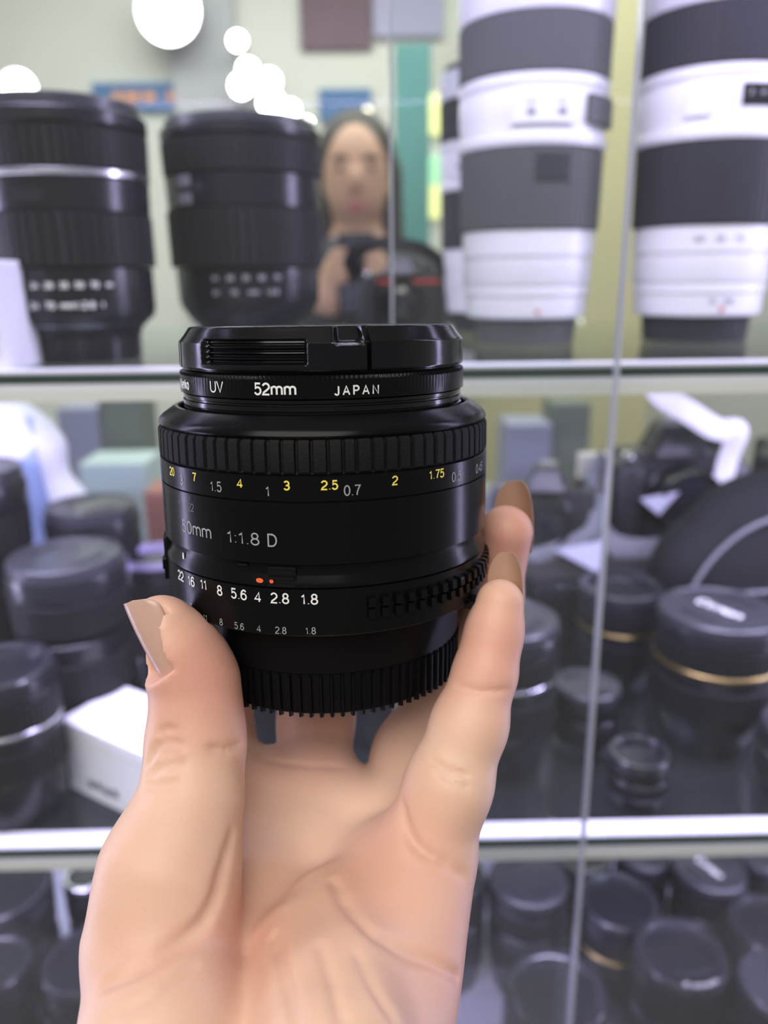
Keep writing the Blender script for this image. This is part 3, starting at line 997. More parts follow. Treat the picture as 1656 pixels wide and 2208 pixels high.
ridge([(560, 1900), (600, 2010), (632, 2110), (650, 2240)], 4.2, 3.0, 7)
ridge([(640, 2010), (668, 2110), (690, 2240)], 3.6, 2.9, 7)
ridge([(700, 1930), (760, 2060), (790, 2200)], 3.6, 3.0, 7)
for px, r, k in (([(500, 1800), (478, 1885), (468, 1925), (440, 1985), (380, 2040), (300, 2090), (225, 2125)], 0.8, 2.0),
                 ([(590, 2020), (612, 2100), (640, 2208)], 0.35, 2.0),
                 ([(720, 1900), (745, 1950), (800, 2010), (870, 2052), (930, 2075), (985, 2105)], 0.45, 2.0),
                 ([(868, 1738), (878, 1790), (905, 1830), (945, 1855), (1003, 1890)], 0.7, 1.6),
                 ([(318, 1648), (338, 1612), (362, 1600), (392, 1608)], 0.7, 1.3), ([(322, 1668), (352, 1652), (392, 1648)], 0.75, 1.4),
                 ([(340, 1582), (360, 1572), (384, 1578)], 0.5, 1.0), ([(316, 1692), (345, 1694), (382, 1682)], 0.65, 1.2), ([(345, 1630), (362, 1622), (380, 1630)], 0.5, 1.0),
                 ([(448, 1612), (490, 1616), (524, 1604)], 0.5, 1.1),
                 ([(930, 1640), (965, 1660), (1010, 1672)], 0.38, 1.0), ([(945, 1665), (985, 1690), (1012, 1695)], 0.34, 0.9),
                 ([(985, 1478), (1030, 1490), (1095, 1488)], 0.32, 0.9), ([(575, 1640), (650, 1650), (740, 1655)], 0.3, 1.0),
                 ([(250, 2190), (330, 2150), (420, 2085)], 0.2, 1.6),
                 ([(690, 2040), (715, 2120), (735, 2208)], 0.2, 1.8), ([(770, 2060), (810, 2140), (850, 2200)], 0.2, 1.6)):
    crease(px, r, k)

# flesh flattened where it meets the lens
sl, X, Y, Z = HAND.sub((-46, -40, -204), (24, 24, -124), 0)
hx, hy, hz = X - LP0.x, Y - LP0.y, Z - LP0.z
hh_ = hx * LA.x + hy * LA.y + hz * LA.z
rr_ = np.sqrt((hx * LE.x + hy * LE.y + hz * LE.z) ** 2 + (hx * LF.x + hy * LF.y + hz * LF.z) ** 2)
ld_ = np.minimum(np.maximum(rr_ - 32.1, np.abs(hh_ + 17) - 17.2), np.maximum(rr_ - 27.3, np.abs(hh_ + 26) - 26.2))
HAND.d[sl] = np.maximum(HAND.d[sl], -(ld_ - 0.1)).astype(np.float32)


def nail_bed(base, tip, normal, width, curve=0.55, depth=0.75):
    """press the flat bed of a nail into the fingertip; the flesh left beside it makes the nail fold"""
    base, tip, n = np.array(base, float), np.array(tip, float), np.array(normal, float)
    t = tip - base
    L = np.linalg.norm(t)
    t /= L
    n = n - t * n.dot(t)
    n /= np.linalg.norm(n)
    s = np.cross(t, n)
    sl, X, Y, Z = HAND.sub(np.minimum(base, tip), np.maximum(base, tip), 9)
    dot3 = lambda a: (X - base[0]) * a[0] + (Y - base[1]) * a[1] + (Z - base[2]) * a[2]
    u, v, w = dot3(t), dot3(n), dot3(s)
    a = w / (width / 2)
    plane = v - (-curve * (width / 2) * a ** 2 * 1.1 - 0.10 * L * (u / L - .45) ** 2 - depth)
    inside = np.maximum(np.maximum(np.abs(w) - width * .56, -u - 0.05 * L * (1 - a ** 2)), u - L * 1.3)
    cut = np.minimum(plane, -inside)
    cur = HAND.d[sl]
    HAND.d[sl] = (-HAND.smin(-cur, -cut, 0.7)).astype(np.float32)


THUMB_NAIL = (P(345, 1452, 138.6), P(268, 1303, 137.6), (-0.80, 0.05, 0.60), 10.5)
nail_bed(*THUMB_NAIL)

hv, hq = HAND.mesh(2)
hw = (np.array(CM) @ (hv.T * 0.001)).T + np.array(EYE)
horg = c2w(WR)
hm = bpy.data.meshes.new('hand')
hm.from_pydata((hw - np.array(horg)).tolist(), [], hq.tolist())
# flushed areas of the skin
flush = np.zeros(len(hv))
for c, s, w in ((P(1090, 1180, 165), 10, 0.8), (P(1060, 1400, 144), 10, 0.7), (P(450, 1450, 138), 10, 0.8), (P(840, 1880, 138), 11, 0.55), (P(600, 2100, 132), 13, 0.55),
                (P(370, 1330, 138), 6, 0.45), (P(980, 2080, 132), 12, 0.5), (P(660, 1600, 175), 12, 0.45), (P(300, 1990, 124), 9, 0.3), (P(480, 1990, 138), 8, 0.3), (P(420, 1690, 133), 6, 0.25)):
    flush = np.maximum(flush, w * np.exp(-((hv - c) ** 2).sum(1) / (2 * s * s)))
at = hm.attributes.new('flush', 'FLOAT', 'POINT')
at.data.foreach_set('value', flush.astype(np.float32))
hm.shade_smooth()
sk = bpy.data.materials.new('skin')
sk.use_nodes = True
nt = sk.node_tree
b = nt.nodes['Principled BSDF']
b.inputs['Roughness'].default_value = 0.47
b.inputs['Specular IOR Level'].default_value = 0.35
b.inputs['Subsurface Weight'].default_value = 0.22
b.inputs['Subsurface Radius'].default_value = (1.0, 0.35, 0.18)
b.inputs['Subsurface Scale'].default_value = 0.003
fa = nt.nodes.new('ShaderNodeAttribute')
fa.attribute_name = 'flush'
tcn = nt.nodes.new('ShaderNodeTexCoord')
n1 = nt.nodes.new('ShaderNodeTexNoise')
n1.inputs['Scale'].default_value = 75
n1.inputs['Detail'].default_value = 4
nt.links.new(tcn.outputs['Object'], n1.inputs['Vector'])
mxa = nt.nodes.new('ShaderNodeMix')
mxa.data_type = 'RGBA'
mxa.inputs['A'].default_value = (*SKIN_A, 1)
mxa.inputs['B'].default_value = (*SKIN_B, 1)
nt.links.new(n1.outputs['Fac'], mxa.inputs['Factor'])
mxb = nt.nodes.new('ShaderNodeMix')
mxb.data_type = 'RGBA'
mxb.inputs['B'].default_value = (*SKIN_RED, 1)
nt.links.new(mxa.outputs['Result'], mxb.inputs['A'])
nt.links.new(fa.outputs['Fac'], mxb.inputs['Factor'])
nt.links.new(mxb.outputs['Result'], b.inputs['Base Color'])
n2 = nt.nodes.new('ShaderNodeTexVoronoi')
n2.inputs['Scale'].default_value = 1500
nt.links.new(tcn.outputs['Object'], n2.inputs['Vector'])
bp = nt.nodes.new('ShaderNodeBump')
bp.inputs['Strength'].default_value = 0.12
bp.inputs['Distance'].default_value = 0.0002
nt.links.new(n2.outputs['Distance'], bp.inputs['Height'])
nt.links.new(bp.outputs['Normal'], b.inputs['Normal'])
hm.materials.append(sk)
hand = bpy.data.objects.new('hand', hm)
COL.objects.link(hand)
hand.location = horg
tag(hand, 'left hand held upright, thumb and fingers gripping the black lens', 'hand')


def nail(base, tip, normal, width, parent, under=False, curve=0.45, free=0.35, label=None, name='finger_nail', thick=0.45):
    """base, tip: ends of the nail along the finger (camera mm); normal: away from the bone"""
    base, tip, nrm = np.array(base, float), np.array(tip, float), np.array(normal, float)
    t = tip - base
    L = np.linalg.norm(t)
    t /= L
    nrm -= t * nrm.dot(t)
    nrm /= np.linalg.norm(nrm)
    s = np.cross(t, nrm)
    nu, nv = 14, 20
    top, bot = [], []
    for j in range(nv + 1):
        v = j / nv
        w = width * (0.80 + 0.2 * min(1, v / 0.25)) if v < 0.25 else width
        if v > 1 - free:
            q = (v - (1 - free)) / free
            w = width * math.sqrt(max(0.02, 1 - 0.88 * q ** 2.6))
        for i in range(nu + 1):
            a = (i / nu - 0.5) * 2
            lift = 0.3 - curve * (width / 2) * (a * w / width) ** 2 * 1.1 - 0.10 * L * (v - 0.45) ** 2
            end = (1 - abs(a) ** 2.2) * (0.0 if v > 0.5 else -0.10 * L * (1 - 2 * v))
            q = base + t * (v * L + end) + s * (a * w / 2) + nrm * lift
            top.append(q)
            bot.append(q - nrm * thick)
    f = []
    K = len(top)
    for j in range(nv):
        for i in range(nu):
            a = j * (nu + 1) + i
            f.append((a, a + 1, a + nu + 2, a + nu + 1))
            f.append((K + a, K + a + nu + 1, K + a + nu + 2, K + a + 1))
    rim = [i for i in range(nu + 1)] + [j * (nu + 1) + nu for j in range(1, nv + 1)] + [nv * (nu + 1) + i for i in range(nu - 1, -1, -1)] + [j * (nu + 1) for j in range(nv - 1, 0, -1)]
    for k in range(len(rim)):
        a, c = rim[k], rim[(k + 1) % len(rim)]
        f.append((c, a, K + a, K + c))
    mb = MB().add([tuple(c2w(p) - horg) for p in top + bot], f)
    return mb.build(name, M['nail_under'] if under else M['nail'], parent, angle=60, label=label)


nail(*THUMB_NAIL, hand, curve=0.55, free=0.22, name='thumb_nail', label='pale beige thumb nail')
nail(P(1118, 1185, 174), P(1113, 1036, 171.5), (0.45, 0.1, -0.9), 8.6, hand, under=True, curve=0.6, free=0.55, label='long brownish nail of the ring finger')
nail(P(1100, 1330, 153), P(1094, 1190, 152.0), (0.45, 0.1, -0.9), 6.8, hand, under=True, curve=0.6, free=0.55, label='long brownish nail of the little finger')
nail(P(735, 1150, 219), P(845, 1098, 217), (0.1, 0.1, -1), 8.4, hand, free=0.4, label='beige nail of the middle finger')
nail(P(585, 1160, 219.5), P(690, 1105, 218), (0.1, 0.1, -1), 8.2, hand, free=0.4, label='beige nail of the index finger')

# ------------------------------------------------------------------ lenses and cameras in the cabinet
def teeth(n, depth, duty=0.35):
    def fn(th, i, r, h, rr):
        fr = (th * n / (2 * PI)) % 1.0
        return rr - np.where(fr < duty, depth, 0.0)
    return fn


def seg(parent, name, m, pts, N=64, tooth=None, label=None):
    """one ring of a lens: pts are (radius, height) in millimetres, closed towards the axis"""
    prof = [(max(pts[0][0] - 3, 0.5), pts[0][1])] + list(pts) + [(max(pts[-1][0] - 3, 0.5), pts[-1][1])]
    if tooth:
        n, dep = tooth
        return MB().lathe(prof, n * 5, rfun=lambda th, i, r, h, rr: teeth(n, dep)(th, i, r, h, rr) if 0 < i < len(prof) - 1 else rr).build(name, m, parent, scale=MM, angle=30, label=label)
    return MB().lathe(prof, N).build(name, m, parent, scale=MM, angle=30, label=label)


def ring_pts(r0, h0, r1, h1, b=0.6):
    return [(r0 - b, h0), (r0, h0 + b), (r1, h1 - b), (r1 - b, h1)]


def front_cap(t, r, h, hh=5.0, text=None, rz=0.0):
    """snap-on cap: rim, sunken face and two pinch grips, perhaps lettering across the face"""
    c = MB().lathe([(r * .9, h - 1), (r, h - .6), (r, h + hh - 1.2), (r - 1.2, h + hh), (r - 3.2, h + hh), (r - 3.8, h + hh - .9), (.3, h + hh - .9)], 72, closed=False).build('lens_cap', M['b_cap'], t, scale=MM, angle=30)
    g = MB()
    for s in (-1, 1):
        mtx = Matrix.Rotation(rz, 4, 'Z')
        for k in range(3):
            b_ = MB().box((0, s * (r * .52 + k * 2.2), h + hh - .4), (r * .72 - k * 2.5, 1.2, 1.0))
            v = [tuple(mtx @ Vector(p)) for p in b_.v]
            if s < 0:
                g.add(v, b_.f)
            else:
                g2 = g2.add(v, b_.f) if k else MB().add(v, b_.f)
    g.build('pinch_grip', M['b_cap'], c, scale=MM, smooth=False)
    g2.build('pinch_grip', M['b_cap'], c, scale=MM, smooth=False)
    if text:
        v, f = text_mesh(text, r * .26, wide=1.0, stroke=0.20)
        mtx = Matrix.Rotation(rz, 4, 'Z')
        MB().add([tuple(mtx @ Vector((p[0], p[1], h + hh - .8))) for p in v], f).build('cap_lettering', M['ink_white'], c, scale=MM, smooth=False, label='white lettering across the cap')
    return c


def front_glass(t, r, h, rim='b_black', text=None):
    """open front: filter thread, sunken bezel and the domed front element"""
    z = MB().lathe([(r * .92, h - 2), (r, h), (r, h + 3.0), (r - .8, h + 3.8), (r * .84, h + 3.8), (r * .82, h + 3.4), (r * .81, h + .5), (r * .76, h - 3.5), (r * .70, h - 4.2)], 72, closed=False).build('front_bezel', M['b_gloss' if rim == 'b_black' else rim], t, scale=MM, angle=30)
    MB().lathe([(r * .955, h + 3.6), (r * .985, h + 3.6), (r * .985, h + 4.1), (r * .955, h + 4.2), (r * .955, h + 3.6)], 72, closed=False).build('highlight_ring', M['rim'], z, scale=MM, angle=30)  # thin metal ring added to bring out highlight arcs on the bezel
    MB().lathe([(r * .72, h - 4.6), (r * .70, h - 4.2), (r * .55, h - 2.6), (r * .35, h - 1.5), (r * .15, h - 1.0), (.2, h - .95)], 48).build('front_element', M['b_glass'], t, scale=MM, angle=60)
    if text:
        v, f = text_mesh(text, r * .14, wide=1.3, stroke=0.22, space=1.5)
        out = []
        for p in v:
            a = p[0] / (r * .9)
            q = r * .905 - p[1]
            out.append((q * math.sin(a), -q * math.cos(a), h + 3.9))
        MB().add(out, f).build('bezel_lettering', M['ink_white'], z, scale=MM, smooth=False, label='white lettering round the front bezel')
    return z


def mark_row(parent, r, h, th0, th1, items, size, m, name='scale_marks'):
    """a row of small printed numbers round a barrel, too small to read"""
    mb = MB()
    n = len(items)
    for k, s in enumerate(items):
        t = th0 + (th1 - th0) * (k / max(n - 1, 1))
        wrap_text(mb, s, t, h, r, size, wide=1.0, off=0.12, stroke=0.24)
    return mb.build(name, m, parent, scale=MM, smooth=False)


def black_lens(p, R, H, label, group, front='cap', accent=None, base=.74, rz=0.0, captext=None, rows=None, hood=False, bezeltext=None):
    t = empty('black_lens', Matrix.Translation(p) @ Matrix.Rotation(rz, 4, 'Z'), label, 'lens', group)
    R = R * 1000
    h = lambda f: H * f
    seg(t, 'rear_cap', M['b_black'], ring_pts(R * base * .93, 0, R * base * .95, h(.10)), tooth=(40, .7))
    bb = seg(t, 'mount_barrel', M['b_black'], [(R * base, h(.10)), (R * base * 1.02, h(.17)), (R * .90, h(.24)), (R * .91, h(.33)), (R * .9, h(.335))])
    seg(t, 'zoom_ring', M['b_rubber'], ring_pts(R * .965, h(.34), R * .965, h(.54)), tooth=(44, .9))
    mid = seg(t, 'middle_barrel', M['b_black'], ring_pts(R * .93, h(.545), R * .95, h(.64)))
    if accent:
        seg(t, 'accent_ring', M[accent], ring_pts(R * .985, h(.645), R * .985, h(.668), .3), label={'gold': 'gold accent ring', 'silver': 'silver accent ring', 'red': 'red accent ring', 'purple': 'lilac accent ring'}[accent])
    seg(t, 'focus_ring', M['b_rubber'], ring_pts(R * .97, h(.672), R * .99, h(.83)), tooth=(56, .8))
    seg(t, 'front_barrel', M['b_black'], [(R * .96, h(.835)), (R, h(.85)), (R, h(.93)), (R * .985, h(.945))])
    if rows:
        for frac, rad, th0, th1, items, size in rows:
            mark_row(mid if frac > .4 else bb, R * rad, h(frac), th0, th1, items, size, M['ink_white'])
    if front == 'cap':
        front_cap(t, R * .95, h(.945), max(4.5, H * .055), captext, rz=0.5)
    else:
        front_glass(t, R * .95, h(.945), 'b_black' if front == 'glass' else front, bezeltext)
    return t


def at_px(px, py, Y, zbase):
    q = at_Y(px, py, Y)
    return Vector((q.x, Y, zbase))


GU, GM, GL = 'black lenses on the upper shelf', 'black lenses on the middle shelf', 'lenses crowding the bottom shelf'

# ---- upper shelf: two large black zooms
A = at_px(150, 480, 0.442, Z1)
t = empty('black_zoom_lens', A, 'widest black zoom lens with a silver ring, at the frame edge on the upper shelf', 'lens', GU)
seg(t, 'rear_cap', M['b_black'], ring_pts(30, 0, 30.5, 13), tooth=(40, .8))
bar_ = seg(t, 'mount_barrel', M['b_black'], [(31, 13), (32, 16), (38.5, 22), (39.5, 26), (39.5, 46), (39, 46.5)])
seg(t, 'base_ring', M['silver'], ring_pts(34.9, 18.4, 35.3, 19.6, .2), label='thin silver ring near the base')
mark_row(bar_, 39.5, 38.5, -10, 42, ['24', '28', '35', '50', '70', 'm'], 3.0, M['ink_white'])
mark_row(bar_, 39.5, 29.0, -12, 36, ['24', '70', 'mm', '1:2.8', 'l'], 3.4, M['ink_white'], 'name_lettering')
seg(t, 'zoom_ring', M['b_rubber'], ring_pts(41.5, 47, 41.5, 72), tooth=(48, .9))
mid_ = seg(t, 'middle_barrel', M['b_black'], ring_pts(41, 72.5, 41.5, 88))
arc = MB(); arc_block(arc, -18, 6, 76, 82, 40.5, 41.9, 8)
arc.build('distance_window', M['b_glass'], mid_, scale=MM, smooth=False)
seg(t, 'silver_ring', M['silver'], ring_pts(42.2, 88.4, 42.2, 91.4, .4), label='bright silver ring')
seg(t, 'focus_ring', M['b_rubber'], ring_pts(42.0, 92, 42.6, 110), tooth=(60, .8))
seg(t, 'front_barrel', M['b_black'], [(42, 110.5), (43, 112), (43, 117), (42.4, 117.8)])
front_cap(t, 40.5, 118, 6, rz=0.2)

B = at_px(530, 480, 0.505, Z1)
t = empty('black_zoom_lens', B, 'black zoom lens behind the widest one, its rim under the cluster of lamps', 'lens', GU)
seg(t, 'rear_cap', M['b_black'], ring_pts(31, 0, 31.5, 13), tooth=(40, .8))
bar_ = seg(t, 'mount_barrel', M['b_black'], [(32, 13), (35, 16), (40.5, 24), (42, 28), (42.5, 46), (42, 46.5)])
mark_row(bar_, 42.4, 41.0, -18, 30, ['24', '28', '35', '50', '70'], 2.8, M['ink_grey'])
mark_row(bar_, 42.2, 33.2, -18, 26, ['24', '70', 'mm', '1:2.8'], 2.8, M['ink_grey'], 'name_lettering')
seg(t, 'zoom_ring', M['b_rubber'], ring_pts(45, 47, 45.5, 78), tooth=(50, .9))
mid_ = seg(t, 'middle_barrel', M['b_black'], ring_pts(44.5, 78.5, 45, 96))
for hh in (83, 92):  # pale plates stand in for two blobs of shine on a window
    arc = MB(); arc_block(arc, -44, -31, hh - 3, hh + 3, 44, 45.6, 6)
    arc.build('window_shine', M['strap_grey'], mid_, scale=MM, smooth=False, label='pale grey plate painted for the shine of a window')
seg(t, 'focus_ring', M['b_rubber'], ring_pts(45.5, 96.5, 46, 114), tooth=(64, .8))
seg(t, 'front_barrel', M['b_black'], [(45, 114.5), (46, 116), (46, 120), (45, 121)])
front_cap(t, 43, 121, 5, rz=0.9)


# ---- upper shelf: the white telephoto lenses
def white_lens(p, label, rub, window, s=1.0, rz=0.0, plate=True):
    t = empty('white_telephoto_lens', Matrix.Translation(p) @ Matrix.Rotation(rz, 4, 'Z') @ Matrix.Scale(s, 4), label, 'lens', 'white telephoto lenses on the upper shelf')
    W_ = M['white_lens']
    seg(t, 'rear_cap', M[rub], ring_pts(31.0, 0, 32.0, 14.5), tooth=(44, .6))
    bs = seg(t, 'mount_barrel', W_, [(35, 15), (36.8, 16.0), (37.4, 19), (37.6, 28.5), (38.6, 29.2), (38.6, 33), (38.0, 33.8), (38.6, 34.5)])
    MB().box((0, 0, 0), (2.6, 1.0, 2.6)).build('mount_mark', M['red'], bs, scale=MM, bevel=.0004, label='red alignment mark').location = (0.0005, -0.0374, 0.0195)
    bw_ = seg(t, 'collar_barrel', W_, [(38.8, 34.6), (39.4, 36), (39.4, 50.0), (38.9, 50.4), (38.9, 51.2), (40.2, 51.7), (40.4, 65.5), (40, 66)])
    if window:
        mark_row(bs, 37.6, 24.0, -8, 6, ['70', '200'], 3.2, M['ink_grey'], 'name_lettering')
        mark_row(bw_, 40.4, 58.5, -24, 8, ['200', '135', '70'], 3.0, M['ink_grey'])
    seg(t, 'zoom_ring', M[rub], ring_pts(42.2, 66.5, 42.9, 110), tooth=(60, .7))
    arc = MB(); arc_block(arc, -6, 20, 92, 106, 42.5, 43.4, 8)
    if not window:
        arc.build('zoom_patch', M['white_rubber'], t, scale=MM, smooth=False)
    mid_ = seg(t, 'middle_barrel', W_, [(43.2, 110.5), (44, 112), (44, 115.0), (43.2, 116), (42.6, 120), (43.6, 126), (43.6, 138.5), (43.0, 140), (44.2, 142), (44.2, 146), (43.4, 147)])
    if window:
        arc = MB(); arc_block(arc, -4, 42, 126, 137, 42.8, 44.1, 12)
        wn = arc.build('distance_window', M['b_glass'], mid_, scale=MM, smooth=False, label='dark distance window')
        mark_row(wn, 44.0, 132.5, 2, 30, ['3', 'm', '1.5', 'ft'], 3.0, M['ink_grey'])
        arc = MB(); arc_block(arc, -42, -24, 122, 138, 43, 44.6, 8)
        arc.build('switch_panel', W_, mid_, scale=MM, smooth=False, bevel=.0004)
    else:
        arc = MB(); arc_block(arc, -26, 20, 121, 138, 43, 45.2, 12)
        pn = arc.build('switch_panel', W_, mid_, scale=MM, smooth=False, bevel=.0004)
        for a0, hh in ((-14, 127), (8, 127), (8, 133), (-14, 133)):
            arc = MB(); arc_block(arc, a0, a0 + 5, hh - 1.3, hh + 1.3, 45, 46.2, 3)
            arc.build('switch', M['strap_grey'] if hh == 127 else W_, pn, scale=MM, smooth=False, bevel=.0003, label='small slide switch')
        arc = MB(); arc_block(arc, 32, 75, 122, 137, 43, 46.5, 8)
        arc.build('collar_knob', M[rub], mid_, scale=MM, smooth=False, bevel=.0008, label='dark clamp block')
    seg(t, 'focus_ring', M[rub], ring_pts(44.2, 147.5, 44.6, 177), tooth=(64, .7))
    seg(t, 'front_barrel', W_, [(44, 177.5), (44.8, 179), (44.8, 196), (44, 197)])
    front_cap(t, 42, 197, 6)
    return t


C_ = at_px(1130, 720, 0.524, Z1)
white_lens(C_, 'white telephoto lens with rubber rings greyed for haze, seen through both glass doors', 'hazed_rubber', False)
D_ = at_px(1494, 720, 0.522, Z1)
white_lens(D_, 'white telephoto lens with a dark distance window, nearer the frame edge', 'white_rubber', True, s=1.02)
E_ = at_px(1058, 640, 0.634, Z1)  # reflection of the nearer white lens, built as a solid copy
white_lens(E_, 'partly hidden lens copy standing in for a reflection of the haze greyed white lens', 'white_rubber', False, s=0.9, rz=-0.6)


# ---- cameras
def camera(p, rz, label, group, s=1.0, lens_len=40, stripe=False, strap=None, strapm='strap_grey'):
    t = empty('slr_camera', Matrix.Translation(p) @ Matrix.Rotation(rz, 4, 'Z') @ Matrix.Scale(s, 4), label, 'camera', group)
    MB().box((6, 0, 48), (128, 52, 92), top=(.97, .86)).build('body', M['leatherette'], t, scale=MM, bevel=.006, angle=50)
    MB().box((-55, -26, 46), (34, 44, 86), top=(.9, .9)).build('grip', M['leatherette'], t, scale=MM, bevel=.009, angle=60)
    ph = MB().box((0, -10, 106), (64, 54, 34), top=(.55, .66), shift=(0, 2)).build('prism_housing', M['b_black'], t, scale=MM, bevel=.004, angle=50)
    MB().box((0, 0, 125), (22, 20, 4)).build('hot_shoe', M['frame'], ph, scale=MM, bevel=.0006)
    MB().lathe([(10, 92), (10.5, 93), (10.5, 102), (9.5, 103), (.5, 103)], 32, mtx=Matrix.Translation((46, 4, 0))).build('mode_dial', M['b_black'], t, scale=MM)
    MB().lathe([(6, 90), (6.2, 96), (5, 97), (.5, 97)], 24, mtx=Matrix.Translation((-56, -34, 0))).build('shutter_button', M['silver'], t, scale=MM)
    mt = Matrix.Translation((4, -24, 48)) @ Matrix.Rotation(math.radians(90), 4, 'X')
    lb = MB().lathe([(36, 0), (37, 3), (34, 5), (33.5, lens_len * .5), (35, lens_len * .52), (35, lens_len * .85), (33, lens_len), (30, lens_len), (27, lens_len - 5), (.5, lens_len - 5)], 48, mtx=mt, closed=False).build('lens_barrel', M['b_black'], t, scale=MM)
    MB().lathe([(26.5, lens_len - 6), (18, lens_len - 3), (8, lens_len - 2), (.5, lens_len - 1.8)], 40, mtx=mt).build('front_element', M['b_glass'], lb, scale=MM, angle=60)
    if stripe:
        MB().box((8, -26.3, 80), (112, 2.0, 6)).build('red_stripe', M['red'], t, scale=MM, smooth=False, label='red stripe along the body')
    if strap:
        MB().tube(spline(strap, 8), 1.2, 8, flat=9.0, up=(0.3, -1, 0.2)).build('neck_strap', M[strapm], t, scale=MM)
    return t


GC = 'cameras among the lenses in the cabinet'
camera(at_px(1000, 640, 0.632, Z1) + Vector((-0.048, 0.020, 0)), 0.0, 'black camera with a red stripe, half hidden behind the haze greyed white lens', GC, s=0.46, lens_len=24, stripe=True,
       strap=[(-66, 0, 92), (-86, -14, 112), (-50, -24, 140), (20, -26, 136), (60, -20, 118), (76, 0, 92)], strapm='b_rubber')
ris = MB().box((0, 0, 0.041), (0.62, 0.10, 0.082)).build('display_riser', M['back_dark'], smooth=False, bevel=.001)
ris.location = (0.25, 0.636, Z2)
tag(ris, 'long low dark riser block along the back of the middle shelf', 'riser')
ZR = Z2 + 0.082
camera(at_px(1440, 1000, 0.650, ZR), 0.05, 'camera with a dark pentaprism hump standing on the riser beside the bag', GC, s=0.80, lens_len=36,
       strap=[(-68, 0, 86), (-96, -46, 60), (-80, -64, 14), (-30, -72, 8), (20, -66, 20), (64, -40, 70), (70, 0, 86)])
camera(at_px(1180, 1060, 0.620, ZR), -0.28, 'smaller camera on the riser, turned aside, beside the fingertips', GC, s=0.56, lens_len=34,
       strap=[(-68, 0, 86), (-88, -40, 50), (-70, -60, 8), (-10, -64, 6), (64, -40, 40), (70, 0, 86)])
camera(at_px(1770, 960, 0.650, ZR), 0.0, 'dark camera on the riser cut by the frame edge, with a pale strap', GC, s=0.86, lens_len=30)
# pale strap trailing over the cameras
stp = [at_Y(1395, 800, .60), at_Y(1425, 850, .60), at_Y(1480, 885, .592), at_Y(1545, 925, .59), at_Y(1590, 930, .59), at_Y(1572, 985, .60), at_Y(1558, 1040, .605)]
so = MB().tube([p - stp[-1] for p in spline(stp, 8)], 0.0014, 8, flat=6.0, up=(0, -1, 0)).build('neck_strap', M['strap_white'])
so.location = stp[-1]
tag(so, 'pale neck strap trailing down over the cameras on the riser', 'strap')
# camera bag with grey piping and a ring
bg = empty('camera_bag', at_px(1640, 1180, 0.545, Z2), 'rounded black camera bag with grey piping behind the big capped lens', 'bag')
F2 = Field((-80, -50, -8), (80, 50, 180), 2.5)
ax3 = np.eye(3)
F2.add_ellipsoid((0, 0, 70), ax3, (74, 34, 92), 8)
F2.add_chain([(-56, 0, 12), (56, 0, 12)], [22, 22], blend=26)
F2.add_chain([(-52, 0, 90), (52, 0, 90)], [22, 22], blend=24)
F2.d[:, :, :int(8 / 2.5) + 1] = np.maximum(F2.d[:, :, :int(8 / 2.5) + 1], 1.0)
v_, q_ = F2.mesh(3)
MB().add(v_ - np.array([0, 0, v_[:, 2].min()]), q_.tolist()).build('bag_body', M['bag_cloth'], bg, scale=MM, angle=80)
pip = [(68 * math.cos(a), -30 - 8 * math.sin(a) ** 2, 40 + 100 * math.sin(a)) for a in np.linspace(0.15, PI - 0.15, 22)]
MB().tube(pip, 1.5, 8).build('piping', M['strap_grey'], bg, scale=MM, label='grey curved piping')
pip = [(-70, -26, 70), (-60, -36, 78), (-30, -42, 86), (10, -43, 88), (50, -38, 88), (70, -26, 86)]
MB().tube(spline(pip, 6), 1.3, 8).build('piping', M['strap_grey'], bg, scale=MM, label='grey cross piping')
rg_ = MB().lathe([(4.5, -.8), (5.4, 0), (4.5, .8), (3.6, 0), (4.5, -.8)], 24, mtx=Matrix.Translation((-66, -30, 72)) @ Matrix.Rotation(PI / 2, 4, 'X'), closed=False)
rg_.build('strap_ring', M['silver'], bg, scale=MM, label='small metal strap ring')
v, f = text_mesh('- - -', 5)
MB().box((-20, -37.5, 38), (26, 1.2, 8)).build('bag_tag', M['strap_grey'], bg, scale=MM, smooth=False, bevel=.0005, label='small grey fabric tag')


def paper(pts, label):
    """a folded triangular paper tag: two leaves with a crease and real thickness"""
    w = [at_Y(*p) for p in pts]
    o = w[1]
    v = [p - o for p in w]
    n = Vector((0, -0.0006, 0))
    m = MB().add(v + [p + n for p in v], [(0, 1, 2), (0, 2, 3), (6, 5, 4), (7, 6, 4), (0, 4, 5, 1), (1, 5, 6, 2), (2, 6, 7, 3), (3, 7, 4, 0)])
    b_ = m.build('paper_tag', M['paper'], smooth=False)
    b_.location = o
    return tag(b_, label, 'paper tag', 'white paper tags hung on the cameras')


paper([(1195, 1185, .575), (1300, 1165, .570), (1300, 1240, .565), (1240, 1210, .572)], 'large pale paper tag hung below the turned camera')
paper([(1380, 1075, .600), (1465, 1060, .604), (1420, 1110, .596), (1400, 1095, .60)], 'white paper tag on the front of the pentaprism camera')

